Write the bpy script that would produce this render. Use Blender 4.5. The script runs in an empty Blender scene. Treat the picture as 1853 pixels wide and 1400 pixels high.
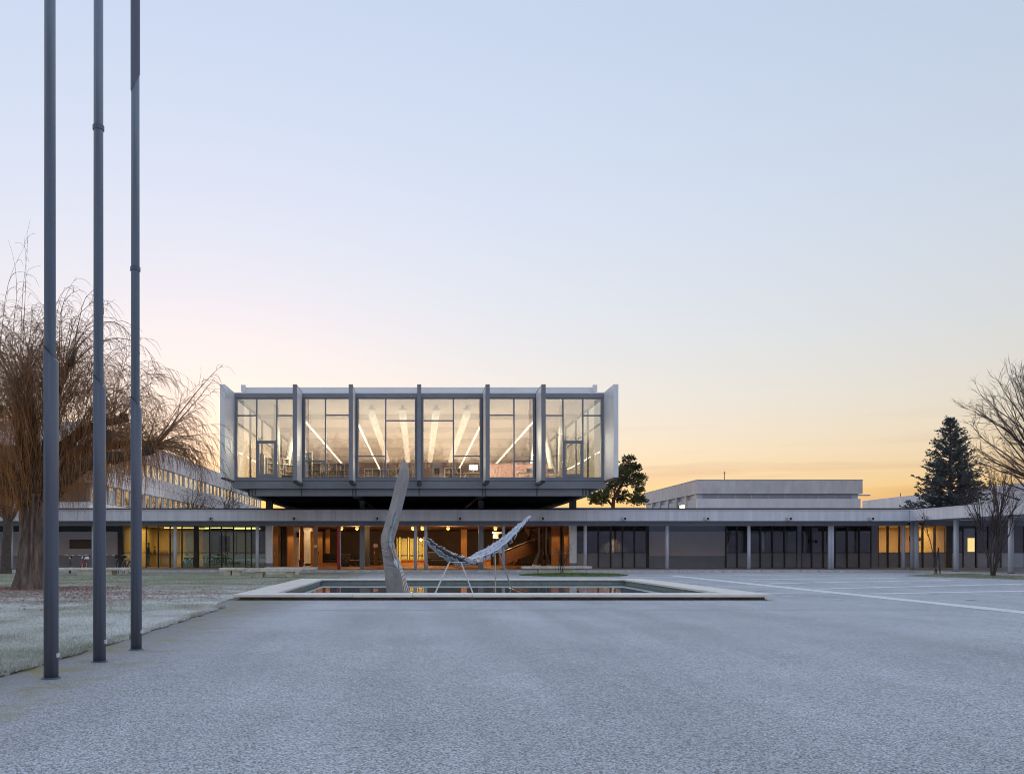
import bpy, math, random
from mathutils import Vector, Matrix, Quaternion
R = math.radians
scene = bpy.context.scene
C = scene.collection

# ------------------------------------------------------------------ camera, sky, sun, exposure
F, VX, VY, H = 1500.0, 757.0, 997.0, 1.3          # focal length in photo pixels, vanishing point, eye height
cam = bpy.data.cameras.new('camera'); cam_o = bpy.data.objects.new('camera', cam); C.objects.link(cam_o)
cam_o.location = (0, 0, H); cam_o.rotation_euler = (R(90), 0, 0)
cam.sensor_width = 36; cam.lens = 36 * F / 1853
cam.shift_x = (926.5 - VX) / 1853; cam.shift_y = (VY - 700) / 1853
cam.clip_start = 0.1; cam.clip_end = 3000
scene.camera = cam_o

world = bpy.data.worlds.new('World'); scene.world = world; world.use_nodes = True
wn = world.node_tree.nodes; wl = world.node_tree.links
sky = wn.new('ShaderNodeTexSky'); sky.sky_type = 'NISHITA'; sky.sun_disc = False
sky.sun_elevation = R(2.0); sky.sun_rotation = R(-15)
sky.air_density = 2.1; sky.dust_density = 0.5; sky.ozone_density = 3.5
gam = wn.new('ShaderNodeGamma'); gam.inputs[1].default_value = 0.45
wb = wn.new('ShaderNodeMix'); wb.data_type = 'RGBA'; wb.blend_type = 'MULTIPLY'; wb.inputs[0].default_value = 1.0
wb.inputs[7].default_value = (1.01, 0.965, 1.05, 1)                     # cool white balance
bg = wn['Background']; bg.inputs[1].default_value = 0.122
wl.new(sky.outputs[0], gam.inputs[0]); wl.new(gam.outputs[0], wb.inputs[6]); 
ctc = wn.new('ShaderNodeTexCoord'); cmp_ = wn.new('ShaderNodeMapping'); cmp_.inputs['Scale'].default_value = (2.2, 2.2, 34)
cnz = wn.new('ShaderNodeTexNoise'); cnz.inputs['Scale'].default_value = 1.6; cnz.inputs['Detail'].default_value = 5; cnz.inputs['Roughness'].default_value = .5
csx = wn.new('ShaderNodeSeparateXYZ'); ccr = wn.new('ShaderNodeValToRGB'); ccr.color_ramp.elements[0].position = .5; ccr.color_ramp.elements[1].position = .72
ch0 = wn.new('ShaderNodeMapRange'); ch0.inputs[1].default_value = .16; ch0.inputs[2].default_value = .07
ccm = wn.new('ShaderNodeMath'); ccm.operation = 'MULTIPLY'; ccm2 = wn.new('ShaderNodeMath'); ccm2.operation = 'MULTIPLY'; ccm2.inputs[1].default_value = .8
cmx = wn.new('ShaderNodeMix'); cmx.data_type = 'RGBA'; cmx.blend_type = 'MULTIPLY'; cmx.inputs[7].default_value = (.76, .66, .72, 1)   # thin streaks of cloud low in the sky
wl.new(ctc.outputs['Generated'], cmp_.inputs[0]); wl.new(cmp_.outputs[0], cnz.inputs['Vector']); wl.new(cnz.outputs['Fac'], ccr.inputs[0])
wl.new(ctc.outputs['Generated'], csx.inputs[0]); wl.new(csx.outputs[2], ch0.inputs[0]); wl.new(ch0.outputs[0], ccm.inputs[0]); wl.new(ccr.outputs[0], ccm.inputs[1])
wl.new(ccm.outputs[0], ccm2.inputs[0]); wl.new(ccm2.outputs[0], cmx.inputs[0]); 
cfl = wn.new('ShaderNodeMix'); cfl.data_type = 'RGBA'; cfl.blend_type = 'LIGHTEN'; cfl.inputs[0].default_value = 1.0; cfl.inputs[7].default_value = (0, 0, .27, 1)   # thick air keeps a little blue at the horizon
whs = wn.new('ShaderNodeHueSaturation'); whs.inputs['Saturation'].default_value = .9; wl.new(wb.outputs[2], whs.inputs['Color']); wl.new(whs.outputs[0], cfl.inputs[6]); wl.new(cfl.outputs[2], cmx.inputs[6]); wl.new(cmx.outputs[2], bg.inputs[0])

sun = bpy.data.lights.new('sun', 'SUN'); sun.energy = 0.03; sun.angle = R(12); sun.color = (1.0, 0.72, 0.42)
sun_o = bpy.data.objects.new('sun', sun); C.objects.link(sun_o); sun_o['kind'] = 'helper'
_sd = Vector((math.sin(R(-15)) * math.cos(R(3)), math.cos(R(-15)) * math.cos(R(3)), math.sin(R(3))))
sun_o.rotation_euler = _sd.to_track_quat('Z', 'Y').to_euler(); sun_o.location = (-30, 120, 40)

vs = scene.view_settings
vs.view_transform = 'Standard'; vs.look = 'None'; vs.gamma = 1.0; vs.exposure = 2.95; vs.use_curve_mapping = False
scene.render.engine = 'CYCLES'
scene.cycles.use_denoising = True; scene.cycles.denoiser = 'OPENIMAGEDENOISE'; scene.cycles.denoising_prefilter = 'ACCURATE'; scene.cycles.filter_width = 1.0
scene.cycles.max_bounces = 8; scene.cycles.diffuse_bounces = 4; scene.cycles.glossy_bounces = 4
scene.cycles.transparent_max_bounces = 16; scene.cycles.sample_clamp_indirect = 4.0
scene.cycles.caustics_reflective = False; scene.cycles.caustics_refractive = False

# ------------------------------------------------------------------ helpers
def px(x, y, Y):
    """photo pixel at distance Y -> world point"""
    return Vector(((x - VX) * Y / F, Y, H + (VY - y) * Y / F))
def pX(x, Y): return (x - VX) * Y / F
def pZ(y, Y): return H + (VY - y) * Y / F

M = {}
def mat(name, col, rough=0.6, metal=0.0, var=0.15, scale=3.0, bump=0.0, bscale=40.0, spec=0.5, stretch=None, col2=None):
    m = bpy.data.materials.new(name); m.use_nodes = True; n = m.node_tree.nodes; l = m.node_tree.links
    b = n['Principled BSDF']; b.inputs['Roughness'].default_value = rough; b.inputs['Metallic'].default_value = metal
    b.inputs['Specular IOR Level'].default_value = spec
    tc = n.new('ShaderNodeTexCoord'); vec = tc.outputs['Object']
    if stretch:
        mp = n.new('ShaderNodeMapping'); mp.inputs['Scale'].default_value = stretch; l.new(vec, mp.inputs[0]); vec = mp.outputs[0]
    nz = n.new('ShaderNodeTexNoise'); nz.inputs['Scale'].default_value = scale; nz.inputs['Detail'].default_value = 6
    nz.inputs['Roughness'].default_value = 0.65
    l.new(vec, nz.inputs['Vector'])
    cr = n.new('ShaderNodeValToRGB'); cr.color_ramp.elements[0].position = 0.3; cr.color_ramp.elements[1].position = 0.7
    c2 = col2 or tuple(min(1, c * (1 + var)) for c in col)
    c1 = tuple(c * (1 - var) for c in col) if not col2 else col
    cr.color_ramp.elements[0].color = (*c1, 1); cr.color_ramp.elements[1].color = (*c2, 1)
    l.new(nz.outputs['Fac'], cr.inputs[0]); l.new(cr.outputs[0], b.inputs['Base Color'])
    mr = n.new('ShaderNodeMapRange'); mr.inputs[3].default_value = max(0.02, rough * 0.8); mr.inputs[4].default_value = min(1, rough * 1.2)
    l.new(nz.outputs['Fac'], mr.inputs[0]); l.new(mr.outputs[0], b.inputs['Roughness'])
    if bump:
        bz = n.new('ShaderNodeTexNoise'); bz.inputs['Scale'].default_value = bscale; bz.inputs['Detail'].default_value = 4
        l.new(vec, bz.inputs['Vector'])
        bp = n.new('ShaderNodeBump'); bp.inputs['Strength'].default_value = bump; bp.inputs['Distance'].default_value = 0.02
        l.new(bz.outputs['Fac'], bp.inputs['Height']); l.new(bp.outputs[0], b.inputs['Normal'])
    M[name] = m; return m
def emit(name, col, strength):
    m = bpy.data.materials.new(name); m.use_nodes = True; n = m.node_tree.nodes
    b = n['Principled BSDF']; b.inputs['Base Color'].default_value = (*col, 1)
    b.inputs['Emission Color'].default_value = (*col, 1); b.inputs['Emission Strength'].default_value = strength
    M[name] = m; return m
def glass(name, tint=(0.9, 0.92, 0.92), refl=1.0, ior=1.5):
    m = bpy.data.materials.new(name); m.use_nodes = True; n = m.node_tree.nodes; l = m.node_tree.links
    n.remove(n['Principled BSDF'])
    t = n.new('ShaderNodeBsdfTransparent'); t.inputs[0].default_value = (*tint, 1)
    g = n.new('ShaderNodeBsdfGlossy'); g.inputs['Roughness'].default_value = 0.0; g.inputs[0].default_value = (1, 1, 1, 1)
    fr = n.new('ShaderNodeFresnel'); gm = n.new('ShaderNodeNewGeometry'); io = n.new('ShaderNodeMapRange'); io.inputs[3].default_value = ior; io.inputs[4].default_value = 1 / ior
    l.new(gm.outputs['Backfacing'], io.inputs[0]); l.new(io.outputs[0], fr.inputs[0])
    nz = n.new('ShaderNodeTexNoise'); nz.inputs['Scale'].default_value = 0.35; tc = n.new('ShaderNodeTexCoord'); l.new(tc.outputs['Object'], nz.inputs['Vector'])
    bp = n.new('ShaderNodeBump'); bp.inputs['Strength'].default_value = 0.03; bp.inputs['Distance'].default_value = 0.05
    l.new(nz.outputs['Fac'], bp.inputs['Height']); l.new(bp.outputs[0], g.inputs['Normal'])
    mm = n.new('ShaderNodeMath'); mm.operation = 'MULTIPLY_ADD'; mm.use_clamp = True
    mm.inputs[1].default_value = 1.6 * refl; mm.inputs[2].default_value = 0.06 * refl
    l.new(fr.outputs[0], mm.inputs[0])
    mx = n.new('ShaderNodeMixShader'); l.new(mm.outputs[0], mx.inputs[0]); l.new(t.outputs[0], mx.inputs[1]); l.new(g.outputs[0], mx.inputs[2])
    l.new(mx.outputs[0], n['Material Output'].inputs['Surface'])
    M[name] = m; return m

class MB:
    def __init__(s): s.v = []; s.f = []; s.sm = False
    def box(s, x0, x1, y0, y1, z0, z1):
        b = len(s.v)
        s.v += [(x, y, z) for z in (z0, z1) for y in (y0, y1) for x in (x0, x1)]
        s.f += [tuple(b + i for i in q) for q in ((0, 2, 3, 1), (4, 5, 7, 6), (0, 1, 5, 4), (2, 6, 7, 3), (0, 4, 6, 2), (1, 3, 7, 5))]
        return s
    def obox(s, c, ax, ay, az, hx, hy, hz):
        b = len(s.v)
        for k in (-1, 1):
            for j in (-1, 1):
                for i in (-1, 1):
                    s.v.append(tuple(c + ax * (hx * i) + ay * (hy * j) + az * (hz * k)))
        s.f += [tuple(b + i for i in q) for q in ((0, 2, 3, 1), (4, 5, 7, 6), (0, 1, 5, 4), (2, 6, 7, 3), (0, 4, 6, 2), (1, 3, 7, 5))]
        return s
    def tube(s, pts, rad, n=8, cap=True):
        pts = [Vector(p) for p in pts]
        if not isinstance(rad, (list, tuple)): rad = [rad] * len(pts)
        b = len(s.v); u = None; m = len(pts)
        for i, p in enumerate(pts):
            d = (pts[min(i + 1, m - 1)] - pts[max(i - 1, 0)])
            if d.length < 1e-9: d = Vector((0, 0, 1))
            d.normalize()
            if u is None:
                u = d.cross(Vector((0, 0, 1)) if abs(d.z) < 0.9 else Vector((1, 0, 0))).normalized()
            else:
                u = (u - d * u.dot(d))
                u = u.normalized() if u.length > 1e-6 else d.orthogonal().normalized()
            w = d.cross(u); r = rad[i]
            for k in range(n):
                a = 2 * math.pi * k / n; s.v.append(tuple(p + (u * math.cos(a) + w * math.sin(a)) * r))
        for i in range(m - 1):
            for k in range(n):
                k2 = (k + 1) % n
                s.f.append((b + i * n + k, b + i * n + k2, b + (i + 1) * n + k2, b + (i + 1) * n + k))
        if cap:
            s.f.append(tuple(b + k for k in reversed(range(n)))); s.f.append(tuple(b + (m - 1) * n + k for k in range(n)))
        return s
    def lathe(s, c, prof, n=16):
        b = len(s.v); c = Vector(c)
        for r, z in prof:
            for k in range(n):
                a = 2 * math.pi * k / n; s.v.append((c.x + r * math.cos(a), c.y + r * math.sin(a), c.z + z))
        for i in range(len(prof) - 1):
            for k in range(n):
                k2 = (k + 1) % n; s.f.append((b + i * n + k, b + i * n + k2, b + (i + 1) * n + k2, b + (i + 1) * n + k))
        s.f.append(tuple(b + k for k in reversed(range(n)))); s.f.append(tuple(b + (len(prof) - 1) * n + k for k in range(n)))
        return s
    def prism(s, poly, z0, z1):
        b = len(s.v); n = len(poly)
        s.v += [(x, y, z0) for x, y in poly] + [(x, y, z1) for x, y in poly]
        s.f += [tuple(b + i for i in reversed(range(n))), tuple(b + n + i for i in range(n))]
        s.f += [(b + i, b + (i + 1) % n, b + n + (i + 1) % n, b + n + i) for i in range(n)]
        return s
    def quad(s, *p):
        b = len(s.v); s.v += [tuple(q) for q in p]; s.f.append(tuple(range(b, b + len(p)))); return s
    def build(s, name, m, parent=None, loc=None, smooth=False, bevel=0):
        me = bpy.data.meshes.new(name)
        o0 = Vector(loc) if loc is not None else (wloc(parent) if parent else Vector((0, 0, 0)))
        me.from_pydata([(v[0] - o0.x, v[1] - o0.y, v[2] - o0.z) for v in s.v], [], s.f)
        me.materials.append(M[m] if isinstance(m, str) else m)
        if smooth: me.shade_smooth()
        me.update()
        o = bpy.data.objects.new(name, me); C.objects.link(o)
        if parent:
            o.parent = parent; o.location = o0 - wloc(parent)
        else: o.location = o0
        if bevel:
            bv = o.modifiers.new('bevel', 'BEVEL'); bv.width = bevel; bv.segments = 2; bv.limit_method = 'ANGLE'
        return o
def wloc(o):
    v = Vector(o.location)
    while o.parent: o = o.parent; v += Vector(o.location)
    return v
def tag(o, label, cat, group=None):
    o['label'] = label; o['category'] = cat
    if group: o['group'] = group
    return o
def thing(name, label, cat, loc, group=None):
    o = bpy.data.objects.new(name, None); C.objects.link(o); o.location = loc; o.empty_display_size = 0.3
    return tag(o, label, cat, group)
def struct(o): o['kind'] = 'structure'; return o
def stuff(o, label=None):
    o['kind'] = 'stuff'
    if label: o['label'] = label
    return o
def copy_tree(o, parent=None):
    c = o.copy(); C.objects.link(c); c.parent = parent
    for ch in list(o.children): copy_tree(ch, c)
    return c
def B(name, m, parent, *b, bevel=0): return MB().box(*b).build(name, m, parent, bevel=bevel)
LAMP = 3.6
def lamp(kind, loc, energy, col, size=0.2, parent=None, rot=None, size_y=None, spot=None):
    l = bpy.data.lights.new('lamp_light', kind); l.energy = energy * LAMP; l.color = col
    if kind == 'AREA':
        l.size = size
        if size_y: l.shape = 'RECTANGLE'; l.size_y = size_y
    elif kind == 'SPOT': l.spot_size = R(spot or 90); l.spot_blend = 0.6; l.shadow_soft_size = size
    else: l.shadow_soft_size = size
    o = bpy.data.objects.new('lamp_light', l); C.objects.link(o)
    if parent: o.parent = parent; o.location = Vector(loc) - wloc(parent)
    else: o.location = loc
    if rot: o.rotation_euler = rot
    return o

# ------------------------------------------------------------------ materials
mat('grey_steel', (0.24, 0.255, 0.3), 0.45, 0.0, 0.12, 1.2)
mat('dark_steel', (0.07, 0.075, 0.09), 0.5, 0.0, 0.15, 2)
mat('white_panel', (0.8, 0.83, 0.87), 0.35, 0, 0.05, 0.8, stretch=(1, 1, .3))
mat('white_paint', (0.85, 0.85, 0.85), 0.6, 0, 0.05, 2)
mat('fascia', (0.68, 0.7, 0.78), 0.5, 0, 0.14, 2.2, stretch=(1.6, 1.6, .12))
mat('column_paint', (0.6, 0.64, 0.74), 0.4, 0, 0.1, 2, stretch=(1, 1, .3))
mat('soffit', (0.45, 0.46, 0.5), 0.8, 0, 0.15, 1)
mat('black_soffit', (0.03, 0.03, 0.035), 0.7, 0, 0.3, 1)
mat('concrete', (0.58, 0.55, 0.55), 0.85, 0, 0.16, 1.5, 0.2, 30, stretch=(1, 1, .4))
mat('concrete_pale', (0.7, 0.69, 0.72), 0.85, 0, 0.13, 0.8, 0.15, 20, stretch=(1, 1, .25))
mat('dark_panel', (0.44, 0.49, 0.6), 0.55, 0, 0.12, 1.3)
mat('mullion', (0.075, 0.078, 0.09), 0.5, 0, 0.2, 3)
mat('pale_board', (0.86, 0.85, 0.92), 0.6, 0, 0.06, 0.6)
mat('ceiling_white', (0.85, 0.83, 0.77), 0.8, 0, 0.04, 1)
mat('interior_floor', (0.25, 0.18, 0.15), 0.4, 0, 0.2, 2)
mat('interior_wall', (0.34, 0.29, 0.27), 0.8, 0, 0.05, 1)
mat('pink_wall', (0.5, 0.3, 0.26), 0.8, 0, 0.05, 1)
mat('hall_wall', (0.22, 0.165, 0.14), 0.8, 0, 0.2, 1.5)
mat('hall_floor', (0.28, 0.13, 0.09), 0.45, 0, 0.2, 4)
mat('timber', (0.5, 0.24, 0.075), 0.45, 0, 0.25, 5, 0.1, 30, stretch=(4, 4, .25))
mat('dark_timber', (0.14, 0.065, 0.03), 0.5, 0, 0.25, 5, stretch=(4, 4, .3))
mat('yellow_wall', (0.62, 0.45, 0.16), 0.8, 0, 0.06, 1)
mat('red_paint', (0.42, 0.015, 0.02), 0.4, 0, 0.1, 3)
mat('sofa', (0.03, 0.033, 0.042), 0.9, 0, 0.25, 8)
mat('green_fabric', (0.035, 0.3, 0.04), 0.8, 0, 0.25, 4)
mat('stone', (0.95, 0.88, 0.8), 0.75, 0, 0.1, 2.5, 0.25, 50)
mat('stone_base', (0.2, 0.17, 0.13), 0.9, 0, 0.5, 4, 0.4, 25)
mat('bench_stone', (0.74, 0.7, 0.63), 0.85, 0, 0.2, 4, 0.4, 40)
mat('pool_floor', (0.05, 0.07, 0.075), 0.8, 0, 0.4, 3)
mat('pool_wall', (0.4, 0.45, 0.46), 0.8, 0, 0.2, 3)
mat('flag_steel', (0.25, 0.3, 0.38), 0.38, 0.25, 0.14, 3, 0.05, 60, stretch=(4, 4, .12))
mat('flag_sleeve', (0.15, 0.17, 0.22), 0.42, 0.2, 0.2, 4, 0.05, 60, stretch=(6, 6, .12))
mat('sculpture_steel', (0.42, 0.41, 0.42), 0.45, 0.55, 0.2, 3, 0.06, 25, stretch=(1.5, 1.5, .7))
mat('polished_steel', (0.7, 0.72, 0.75), 0.12, 1.0, 0.06, 3, 0.05, 8)
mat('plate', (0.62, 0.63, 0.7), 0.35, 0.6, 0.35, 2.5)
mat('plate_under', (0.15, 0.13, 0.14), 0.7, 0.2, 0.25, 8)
mat('leg_steel', (0.7, 0.69, 0.66), 0.35, 0.7, 0.1, 6)
mat('willow_bark', (0.075, 0.055, 0.046), 0.95, 0, 0.45, 5, 0.9, 14, stretch=(1, 1, .25), col2=(0.36, 0.27, 0.23))
mat('limb_bark', (0.045, 0.033, 0.025), 0.95, 0, 0.45, 6, 0.6, 20, col2=(0.12, 0.085, 0.055))
mat('willow_twig', (0.17, 0.09, 0.05), 0.8, 0, 0.4, 1.2, col2=(0.33, 0.175, 0.085))
mat('willow_strand', (0.27, 0.12, 0.045), 0.8, 0, 0.4, 1.5, col2=(0.55, 0.25, 0.075))
mat('bark_grey', (0.06, 0.05, 0.045), 0.95, 0, 0.4, 5, 0.5, 20, col2=(0.12, 0.1, 0.09))
mat('bare_twig', (0.06, 0.045, 0.036), 0.9, 0, 0.3, 2)
mat('shrub_twig', (0.06, 0.032, 0.03), 0.9, 0, 0.3, 2)
mat('pine_bark', (0.11, 0.05, 0.03), 0.95, 0, 0.4, 6, 0.5, 20)
mat('pine_needle', (0.045, 0.06, 0.025), 0.8, 0, 0.5, 0.8, col2=(0.12, 0.13, 0.045))
mat('spruce_needle', (0.07, 0.09, 0.095), 0.8, 0, 0.5, 0.9, col2=(0.15, 0.17, 0.18))
mat('book', (0.3, 0.2, 0.14), 0.7, 0, 0.6, 14, col2=(0.55, 0.45, 0.35))
mat('black_paint', (0.012, 0.012, 0.014), 0.4, 0, 0.2, 5)
mat('rubber', (0.012, 0.012, 0.012), 0.8, 0, 0.2, 5)
mat('chrome', (0.7, 0.7, 0.72), 0.2, 1, 0.05, 5)
mat('bike_dark', (0.02, 0.026, 0.04), 0.35, 0, 0.1, 5)
mat('bike_red', (0.25, 0.05, 0.06), 0.35, 0, 0.1, 5)
mat('cloth_dark', (0.016, 0.016, 0.024), 0.9, 0, 0.3, 9)
mat('skin', (0.42, 0.25, 0.17), 0.6, 0, 0.08, 9)
mat('hair', (0.03, 0.02, 0.014), 0.8, 0, 0.3, 20)
mat('curtain', (0.5, 0.53, 0.57), 0.9, 0, 0.15, 3, stretch=(4, 4, .3))
mat('curtain_teal', (0.18, 0.32, 0.36), 0.9, 0, 0.15, 3, stretch=(4, 4, .3))
mat('leaf_litter', (0.3, 0.12, 0.09), 0.9, 0, 0.4, 3, col2=(0.55, 0.36, 0.33))
mat('brown_planter', (0.1, 0.04, 0.03), 0.7, 0, 0.2, 4)
mat('blue_paint', (0.05, 0.06, 0.09), 0.5, 0, 0.2, 4)
mat('kerb', (0.62, 0.6, 0.58), 0.9, 0, 0.25, 3, 0.3, 30)
emit('tube_light', (1.0, 0.8, 0.52), 0.3)
emit('strip_yellow', (1.0, 0.8, 0.3), 0.35)
emit('globe_light', (1.0, 0.46, 0.09), 0.15)
emit('screen_light', (0.9, 0.95, 1.0), 0.3)
emit('warm_pane', (1.0, 0.68, 0.26), 0.13)
emit('duct_glow', (1.0, 0.9, 0.74), 0.09)
glass('glass', (0.9, 0.88, 0.86), 1.0)
glass('pavilion_glass', (0.93, 0.94, 0.9), 2.6)
glass('lobby_glass', (0.8, 0.88, 0.8), 1.5)
glass('clear_glass', (0.9, 0.9, 0.86), 0.4)
glass('side_glass', (0.86, 0.87, 0.86), 0.08)
glass('glass_dark', (0.6, 0.64, 0.68), 1.6)

def asphalt():
    m = bpy.data.materials.new('frosted_asphalt'); m.use_nodes = True; n = m.node_tree.nodes; l = m.node_tree.links
    b = n['Principled BSDF']; b.inputs['Roughness'].default_value = 0.8; b.inputs['Specular IOR Level'].default_value = 0.3
    tc = n.new('ShaderNodeTexCoord'); v = tc.outputs['Object']
    def noise(sc, d=3, r=.6):
        q = n.new('ShaderNodeTexNoise'); q.inputs['Scale'].default_value = sc; q.inputs['Detail'].default_value = d; q.inputs['Roughness'].default_value = r
        l.new(v, q.inputs['Vector']); return q.outputs['Fac']
    def ramp(src, p0, c0, p1, c1):
        q = n.new('ShaderNodeValToRGB'); e = q.color_ramp.elements
        e[0].position = p0; e[0].color = (*c0, 1); e[1].position = p1; e[1].color = (*c1, 1); l.new(src, q.inputs[0]); return q.outputs[0]
    def mix(f, a, c, mode='MIX'):
        q = n.new('ShaderNodeMix'); q.data_type = 'RGBA'; q.blend_type = mode
        if isinstance(f, float): q.inputs[0].default_value = f
        else: l.new(f, q.inputs[0])
        l.new(a, q.inputs[6]); l.new(c, q.inputs[7]); return q.outputs[2]
    vo = n.new('ShaderNodeTexVoronoi'); vo.inputs['Scale'].default_value = 105; l.new(v, vo.inputs['Vector'])
    sp = n.new('ShaderNodeSeparateColor'); l.new(vo.outputs['Color'], sp.inputs[0])
    grains = ramp(sp.outputs[0], 0.1, (0.14, 0.147, 0.165), 0.85, (0.93, 0.955, 1.0))
    fine = ramp(noise(160, 2, .7), 0.35, (0.3, 0.31, 0.33), 0.68, (0.78, 0.79, 0.82))
    c = mix(0.2, grains, fine)
    big = ramp(noise(0.35, 6, .65), 0.3, (0.86, 0.87, 0.88), 0.7, (1.1, 1.09, 1.09))
    c = mix(1.0, c, big, 'MULTIPLY')
    mpp = n.new('ShaderNodeMapping'); mpp.inputs['Scale'].default_value = (1.3, .12, 1); l.new(tc.outputs['Object'], mpp.inputs[0])
    nzt = n.new('ShaderNodeTexNoise'); nzt.inputs['Scale'].default_value = .8; nzt.inputs['Detail'].default_value = 4; l.new(mpp.outputs[0], nzt.inputs['Vector'])
    c = mix(1.0, c, ramp(nzt.outputs['Fac'], 0.35, (0.9, 0.9, 0.9), 0.65, (1.07, 1.07, 1.07)), 'MULTIPLY')     # sweeping and wheel tracks
    lich = ramp(noise(1.7, 6, .7), 0.66, (0, 0, 0), 0.78, (.5, .5, .5))
    c = mix(lich, c, ramp(noise(80, 2), 0.3, (0.3, 0.3, 0.2), 0.7, (0.62, 0.6, 0.38)))                      # lichen
    # moss and bare tarmac along the lawn edge (x about -4)
    sx = n.new('ShaderNodeSeparateXYZ'); l.new(v, sx.inputs[0])
    edge = n.new('ShaderNodeMapRange'); edge.inputs[1].default_value = -2.6; edge.inputs[2].default_value = -4.2; l.new(sx.outputs[0], edge.inputs[0])
    em = n.new('ShaderNodeMath'); em.operation = 'MULTIPLY'; l.new(edge.outputs[0], em.inputs[0]); l.new(ramp(noise(1.6, 6), 0.47, (0, 0, 0), 0.64, (1, 1, 1)), em.inputs[1])
    bare = ramp(noise(90, 3), 0.35, (0.2, 0.195, 0.19), 0.7, (0.42, 0.41, 0.4))
    e2 = n.new('ShaderNodeMath'); e2.operation = 'MULTIPLY'; e2.inputs[1].default_value = 0.8; l.new(edge.outputs[0], e2.inputs[0])
    c = mix(e2.outputs[0], c, bare)
    moss = ramp(noise(60, 3), 0.35, (0.22, 0.2, 0.08), 0.7, (0.52, 0.45, 0.16))
    em2 = n.new('ShaderNodeMath'); em2.operation = 'MULTIPLY'; em2.inputs[1].default_value = 0.85; l.new(em.outputs[0], em2.inputs[0])
    c = mix(em2.outputs[0], c, moss)
    l.new(c, b.inputs['Base Color'])
    bp = n.new('ShaderNodeBump'); bp.inputs['Strength'].default_value = 0.25; bp.inputs['Distance'].default_value = 0.004
    l.new(vo.outputs['Distance'], bp.inputs['Height']); l.new(bp.outputs[0], b.inputs['Normal'])
    M['asphalt'] = m
asphalt()
def lawn_mat(name, blade):
    m = bpy.data.materials.new(name); m.use_nodes = True; n = m.node_tree.nodes; l = m.node_tree.links
    b = n['Principled BSDF']; b.inputs['Roughness'].default_value = 0.9; b.inputs['Specular IOR Level'].default_value = 0.2
    g = n.new('ShaderNodeNewGeometry'); v = g.outputs['Position']
    def noise(sc, d=4):
        q = n.new('ShaderNodeTexNoise'); q.inputs['Scale'].default_value = sc; q.inputs['Detail'].default_value = d; l.new(v, q.inputs['Vector']); return q.outputs['Fac']
    def ramp(src, *st):
        q = n.new('ShaderNodeValToRGB'); e = q.color_ramp.elements
        while len(e) < len(st): e.new(0.5)
        for k, (p, c) in enumerate(st): e[k].position = p; e[k].color = (*c, 1)
        l.new(src, q.inputs[0]); return q.outputs[0]
    def mix(f, a, c):
        q = n.new('ShaderNodeMix'); q.data_type = 'RGBA'
        l.new(f, q.inputs[0]); l.new(a, q.inputs[6]); l.new(c, q.inputs[7]); return q.outputs[2]
    frost = ramp(noise(30, 4), (0.28, (0.34, 0.36, 0.3)), (0.45, (0.78, 0.8, 0.77)), (0.62, (0.97, 0.97, 0.97)))
    green = ramp(noise(12, 4), (0.3, (0.2, 0.24, 0.12)), (0.7, (0.5, 0.53, 0.4)))
    s = n.new('ShaderNodeSeparateXYZ'); l.new(v, s.inputs[0])
    # frost lies on the open lawn; the ground near the tree and by the walkway stays green
    dist = n.new('ShaderNodeMapRange'); dist.inputs[1].default_value = 25; dist.inputs[2].default_value = 36; l.new(s.outputs[1], dist.inputs[0])
    pat = ramp(noise(0.35, 5), (0.4, (0, 0, 0)), (0.62, (1, 1, 1)))
    ad = n.new('ShaderNodeMath'); ad.operation = 'MULTIPLY_ADD'; ad.use_clamp = True; ad.inputs[1].default_value = 0.55
    l.new(pat, ad.inputs[0])
    dm = n.new('ShaderNodeMath'); dm.operation = 'MULTIPLY'; dm.inputs[1].default_value = 0.75; l.new(dist.outputs[0], dm.inputs[0])
    l.new(dm.outputs[0], ad.inputs[2])
    c = mix(ad.outputs[0], frost, green)
    tan = ramp(noise(20, 4), (0.3, (0.22, 0.17, 0.12)), (0.7, (0.66, 0.58, 0.5)))
    zn = n.new('ShaderNodeMapRange'); zn.interpolation_type = 'SMOOTHSTEP'; zn.inputs[1].default_value = 13; zn.inputs[2].default_value = 22; zn.inputs[3].default_value = -.08; zn.inputs[4].default_value = .05; l.new(s.outputs[1], zn.inputs[0])
    za = n.new('ShaderNodeMath'); za.operation = 'ADD'; l.new(noise(0.7, 7), za.inputs[0]); l.new(zn.outputs[0], za.inputs[1])
    c = mix(ramp(za.outputs[0], (0.5, (0, 0, 0)), (0.7, (.6, .6, .6))), c, tan)
    c = mix(ramp(noise(3.5, 6), (0.54, (0, 0, 0)), (0.74, (.45, .45, .45))), c, ramp(noise(40, 3), (0.3, (0.16, 0.17, 0.1)), (0.7, (0.45, 0.46, 0.36))))
    l.new(c, b.inputs['Base Color'])
    if not blade:
        bp = n.new('ShaderNodeBump'); bp.inputs['Strength'].default_value = 1.0; bp.inputs['Distance'].default_value = 0.04
        l.new(noise(25, 5), bp.inputs['Height']); l.new(bp.outputs[0], b.inputs['Normal'])
    M[name] = m
lawn_mat('lawn', False); lawn_mat('grass_blade', True)
mat('fresh_grass', (0.08, 0.15, 0.045), 0.9, 0, 0.4, 3, 0.5, 40, col2=(0.2, 0.28, 0.1))
mat('frost_strip', (0.95, 0.96, 0.98), 0.85, 0, 0.14, 12, 0.2, 60)
mat('walkway_floor', (0.6, 0.6, 0.62), 0.8, 0, 0.15, 4)
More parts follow.
